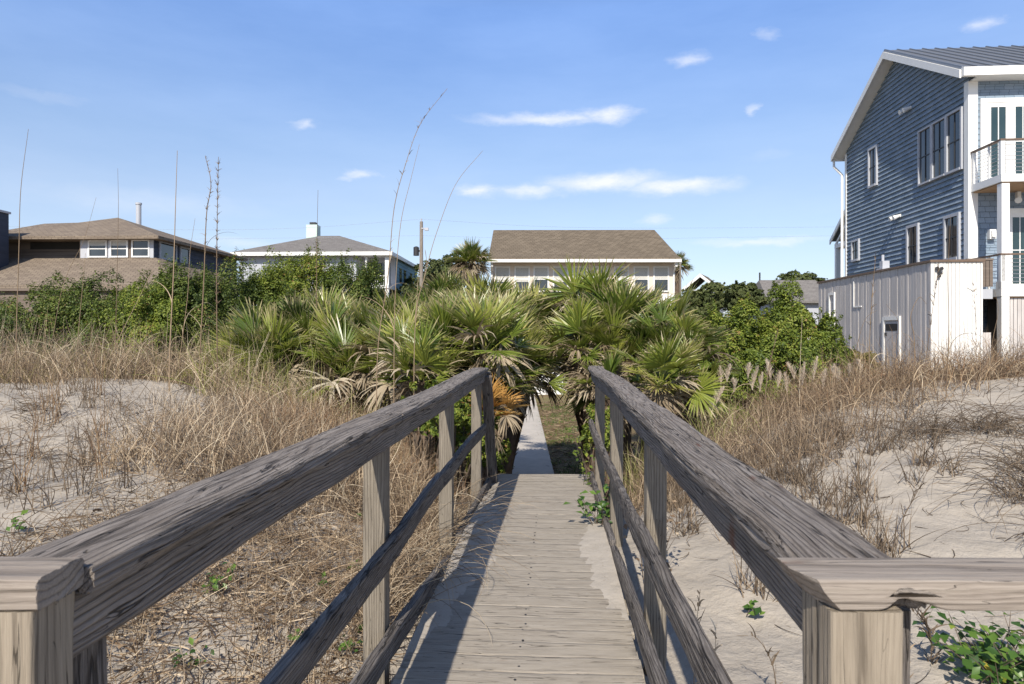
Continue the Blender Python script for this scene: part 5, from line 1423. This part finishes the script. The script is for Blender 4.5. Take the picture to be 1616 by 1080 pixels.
# ---- grey roofed house with the mint chimney
Yg_ = 55.0; kg = Yg_ / F
GH = empty('grey_roof_house', (0, Yg_, 0), 'teal house with grey hip roof, mint chimney and white porch', 'house', rz=-R(2))
def gxx(px): return (px - CX) * kg
def gzz(py): return CZ - (py - HY) * kg
x0, x1 = gxx(372), gxx(613); ze = gzz(400)
c = MB(); c.box(x0, x1 - .02, 2.6, 13, 0, ze); c.box(x0, gxx(560), .1, 2.6, 0, ze); c.build('wall', M['bluetrim'], GH)
lap(PL('right', x1), 2.6, 13, 1, ze, .3, .04).build('side_siding', M['teal'], GH)
c = MB(); xa, xb = gxx(362), gxx(620); zr = CZ + (HY - 371) / F * (Yg_ + 6.5)
A = (xa, -.6, ze + .12); B = (xb, -.6, ze + .12); Cc = (xb, 13.6, ze + .12); D = (xa, 13.6, ze + .12); R0 = (gxx(497) * 1.115, 6.5, zr); R1 = (gxx(528) * 1.115, 6.5, zr)
c.poly([A, B, R1, R0]); c.poly([B, Cc, R1]); c.poly([Cc, D, R0, R1]); c.poly([D, A, R0]); c.build('roof', M['roofgrey'], GH)
c = MB(); c.box(xa, xb, -.62, -.5, ze - .18, ze + .115); c.box(xb - .1, xb + .02, -.5, 13.6, ze - .18, ze + .115); c.box(xa + .1, xb - .1, -.49, 13.5, ze - .02, ze + .06); c.build('eave_trim', M['white'], GH)
c = MB(); xc = gxx(486) * 1.12; c.box(xc - .5, xc + .5, 6.3, 7.3, zr - 1, zr + 1.0); c.build('chimney', M['mint'], GH)
c = MB(); c.box(xc - .25, xc + .3, 6.5, 7.1, zr + 1.003, zr + 1.25); c.build('chimney_cap', M['black'], GH)
c = MB(); c.box(gxx(607), gxx(613), -.2, .1, 0, ze - .18); c.box(gxx(575), gxx(578), -.15, .1, gzz(455), ze - .18); c.build('porch_column', M['white'], GH)
c = MB(); c.box(gxx(555), x1, -.3, 2.6, gzz(455), gzz(450)); c.box(gxx(555), gxx(607) - .01, -.25, -.15, gzz(436), gzz(434.5))
for k in range(16): c.box(gxx(556) + .165 * k, gxx(556) + .165 * k + .05, -.22, -.18, gzz(450) + .002, gzz(436) - .002)
c.build('porch_rail', M['white'], GH)
c = MB(); c.box(gxx(562), gxx(604), 2.55, 2.598, gzz(448), gzz(410)); c.build('porch_window', M['glass'], GH)
c = MB()
for y_ in (4, 6, 9): c.box(x1 + .045, x1 + .06, y_, y_ + .9, gzz(440), gzz(415))
c.build('window', M['glass'], GH)

# ---- distant roofs at right
FG = empty('gabled_house', P(1105, 525, 70), 'far house with open white trimmed brown gable behind the bushes', 'house', rz=-R(25))
FG.location.z = 0
k7 = 70 / F
za = CZ + (HY - 432) * k7; zb = CZ + (HY - 455) * k7; hw_ = 1.75
c = MB(); c.slab([(0, 0, za), (hw_, 0, zb), (hw_, 5, zb), (0, 5, za)], (0, 0, -.15)); c.slab([(0, 0, za), (-hw_, 0, zb), (-hw_, 5, zb), (0, 5, za)], (0, 0, -.15)); c.build('roof', M['roofbrown'], FG)
c = MB(); c.slab([(0, -.1, za), (hw_ + .1, -.1, zb - .05), (hw_ + .1, -.1, zb - .35), (0, -.1, za - .35)], (0, .08, 0)); c.slab([(0, -.1, za), (-hw_ - .1, -.1, zb - .05), (-hw_ - .1, -.1, zb - .35), (0, -.1, za - .35)], (0, .08, 0)); c.build('gable_trim', M['white'], FG)
c = MB(); c.box(-1.6, 1.6, .5, 5, 0, zb - .1); c.build('wall', M['bluetrim'], FG)
GF = empty('grey_roof_bungalow', P(1243, 525, 50), 'grey shingled low roof between the bright bush and the far trees', 'house'); GF.location.z = 0
k5 = 50 / F
za = CZ + (HY - 447) * k5 * 1.06; zb = CZ + (HY - 478) * k5
c = MB(); c.slab([(-2.6, -3, zb), (2.9, -3, zb), (2.0, 0, za), (-2.1, 0, za)], (0, 0, -.15)); c.slab([(-2.6, 3, zb), (2.9, 3, zb), (2.0, 0, za), (-2.1, 0, za)], (0, 0, -.15)); c.slab([(-2.6, -3, zb), (-2.1, 0, za), (-2.6, 3, zb)], (0, 0, -.1)); c.slab([(2.9, -3, zb), (2.0, 0, za), (2.9, 3, zb)], (0, 0, -.1)); c.build('roof', M['roofgrey'], GF)
c = MB(); c.box(-2.3, 2.5, -2.6, 2.6, 0, zb - .02); c.build('wall', M['bluetrim'], GF)
c = MB(); c.tube((-2.05, 0, za - .3), (-2.05, 0, za + .55), .06); c.build('vent_pipe', M['black'], GF)

# ---- utility pole and wires
Yp = 58.0
px_, _, pz_ = P(665, 350, Yp)
UP = empty('utility_pole', (px_, Yp, 0), 'wooden utility pole with dark transformer left of the cottage', 'utility pole')
c = MB(); c.tube((0, 0, 0), (0, 0, pz_ - .0), .20, .14, 12); c.build('pole', M['polewood'], UP)
c = MB(); c.tube((-.42, -.1, P(0, 404, Yp)[2]), (-.42, -.1, P(0, 391, Yp)[2]), .24, .24, 12); c.tube((-.42, -.1, P(0, 391, Yp)[2]), (-.42, -.1, P(0, 389.5, Yp)[2]), .24, .1, 12); c.box(-.25, -.1, -.1, 0, P(0, 398, Yp)[2], P(0, 395, Yp)[2]); c.build('transformer', M['black'], UP)
c = MB(); c.tube((0, -.1, P(0, 361, Yp)[2]), (.45, -.1, P(0, 362, Yp)[2]), .06, .05); c.box(.3, .62, -.2, 0, P(0, 364.5, Yp)[2], P(0, 360, Yp)[2]); c.build('lamp_arm', M['bluetrim'], UP)
c = MB(); c.tube((0, 0, pz_), (0, 0, pz_ + .25), .05, .07, 8); c.build('insulator', M['bluetrim'], UP)


def wire(label, pts, r):
    path = catmull(pts, 10); n = len(path); V = []; Q = []
    for i, p in enumerate(path):
        d = (path[min(i + 1, n - 1)] - path[max(i - 1, 0)]).normalized(); a = d.orthogonal().normalized(); c_ = d.cross(a)
        for k in range(4): th = PI / 2 * k; V.append(tuple(p + a * r * math.cos(th) + c_ * r * math.sin(th)))
    for i in range(n - 1):
        for k in range(4): Q.append((i * 4 + k, i * 4 + (k + 1) % 4, i * 4 + 4 + (k + 1) % 4, i * 4 + 4 + k))
    tag(mesh_np('overhead_wire', np.array(V), np.array(Q), M['wire']), label, 'wire', 'power lines behind the houses')


wire('topmost overhead wire running left from the utility pole', [P(-200, 352, 60), P(200, 362, 60), P(450, 361, 59), (px_, Yp, pz_ + .2)], .010)
wire('topmost overhead wire running right from the utility pole', [(px_, Yp, pz_ + .2), P(900, 359, 60), P(1250, 359, 62), P(1750, 352, 64)], .010)
wire('lower overhead wire left of the utility pole', [P(-200, 368, 60), P(200, 377, 60), P(450, 376, 59), (px_, Yp, P(0, 372, Yp)[2])], .009)
wire('lower overhead wire right of the utility pole', [(px_, Yp, P(0, 372, Yp)[2]), P(900, 378, 60), P(1150, 375, 62), P(1340, 372, 63), P(1750, 366, 64)], .009)

# ------------------------------------------------------------------ light, sky, camera
EL, TH = R(39.5), R(13.2)
sun = bpy.data.lights.new('sun', 'SUN'); sun.energy = 5.0; sun.angle = R(.53); sun.color = (1.0, .93, .82)
so = bpy.data.objects.new('sun', sun); COL.objects.link(so)
d = Vector((math.cos(EL) * math.sin(TH), math.cos(EL) * math.cos(TH), -math.sin(EL)))
so.rotation_euler = d.to_track_quat('-Z', 'Y').to_euler(); so.location = (-10, -30, 30)

wd = bpy.data.worlds.new('World'); S.world = wd; wd.use_nodes = True
t = NT(wd.node_tree)
sky = t.n('ShaderNodeTexSky', sky_type='NISHITA', sun_disc=False, sun_elevation=EL, sun_rotation=PI + TH, altitude=0.0, air_density=1.0, dust_density=.6, ozone_density=2.2)
gen = t.n('ShaderNodeTexCoord', out='Generated')
sx = t.t.nodes.new('ShaderNodeSeparateXYZ'); t.t.links.new(gen, sx.inputs[0])
az = t.math('ARCTAN2', sx.outputs[0], sx.outputs[1]); el = t.math('ARCSINE', sx.outputs[2])
wn = t.n('ShaderNodeTexNoise', {'Vector': t.vm('MULTIPLY', gen, (1, 1, 2.2)), 'Scale': 20.0, 'Detail': 8.0, 'Roughness': .6}, out='Color')
ws = t.t.nodes.new('ShaderNodeSeparateColor'); t.t.links.new(wn, ws.inputs[0])
azd = t.math('ADD', az, t.math('MULTIPLY', t.math('SUBTRACT', ws.outputs[0], .5), .085))
eld = t.math('ADD', el, t.math('MULTIPLY', t.math('SUBTRACT', ws.outputs[1], .5), .026))
dens = None
for px, py, hw2, hh, op in ((865, 188, 105, 8, .75), (965, 182, 38, 11, .9), (762, 301, 30, 10, .8), (840, 300, 48, 10, .8), (955, 288, 85, 13, 1.0), (1070, 295, 68, 11, 1.0), (1088, 93, 28, 10, .6), (490, 197, 20, 6, .55), (566, 277, 24, 5, .55),
                            (1195, 381, 75, 6, .6), (1186, 176, 12, 7, .5), (1550, 38, 22, 7, .5), (1030, 346, 26, 9, .45), (230, 320, 170, 22, .22), (60, 150, 70, 10, .16), (1220, 55, 16, 8, .3), (390, 385, 60, 10, .3), (1205, 245, 60, 10, .12)):
    a0 = math.atan((px - CX) / F); e0 = math.atan((HY - py) / F * math.cos(a0))
    u = t.math('DIVIDE', t.math('SUBTRACT', azd, a0), hw2 / F); v = t.math('DIVIDE', t.math('SUBTRACT', eld, e0), hh / F)
    g_ = t.math('ADD', t.math('MULTIPLY', u, u), t.math('MULTIPLY', v, v))
    g_ = t.math('MULTIPLY', t.math('EXPONENT', t.math('MULTIPLY', g_, -1.1)), op)
    dens = g_ if dens is None else t.math('MAXIMUM', dens, g_)
fine = t.noise(t.vm('MULTIPLY', gen, (1, 1, 2.5)), 34, 6, .65)
dn = t.math('MULTIPLY', dens, t.math('ADD', .45, t.math('MULTIPLY', fine, 1.0)))
dn = t.ramp(dn, [(.06, 0.0), (.5, .45), (.95, .85)])
# thin high veil whitens the clear sky a little, more towards the horizon
veil = t.ramp(el, [(0.0, .46), (.10, .34), (.30, .22), (.7, .12)])
veil = t.math('ADD', veil, t.math('MULTIPLY', t.math('SUBTRACT', t.noise(t.vm('MULTIPLY', gen, (1.2, 1.2, 5.0)), 2.6, 6, .6), .5), .28), clamp=True)
skyc = t.mix(veil, sky, (6.6, 7.3, 8.6))
skyc = t.mix(1.0, skyc, t.ramp(el, [(0.0, (1.06, 1.06, 1.14)), (.19, (1.05, 1.08, 1.16)), (.26, (1.0, 1.1, 1.24)), (.44, (.88, 1.14, 1.55)), (.62, (.70, .82, 1.02)), (1.0, (.62, .72, .9))]), 'MULTIPLY')
skyc = t.mix(dn, skyc, (8.6, 8.7, 9.2))
t.out(t.n('ShaderNodeBackground', {'Color': skyc, 'Strength': .10}), world=True)

cam = bpy.data.cameras.new('camera'); co_ = bpy.data.objects.new('camera', cam); COL.objects.link(co_)
co_.location = (0, 0, CZ); co_.rotation_euler = (R(90), 0, 0)
cam.sensor_width = 36; cam.lens = 24; cam.shift_y = -15 / 1616; cam.clip_start = .05; cam.clip_end = 4000
cam.dof.use_dof = True; cam.dof.focus_distance = 7.0; cam.dof.aperture_fstop = 13.0
S.camera = co_
S.view_settings.view_transform = 'Standard'; S.view_settings.look = 'None'; S.view_settings.exposure = 0.28; S.view_settings.gamma = 1
S.render.engine = 'CYCLES'
S.cycles.max_bounces = 6; S.cycles.diffuse_bounces = 3; S.cycles.glossy_bounces = 3; S.cycles.transmission_bounces = 3; S.cycles.transparent_max_bounces = 4
S.cycles.use_denoising = True
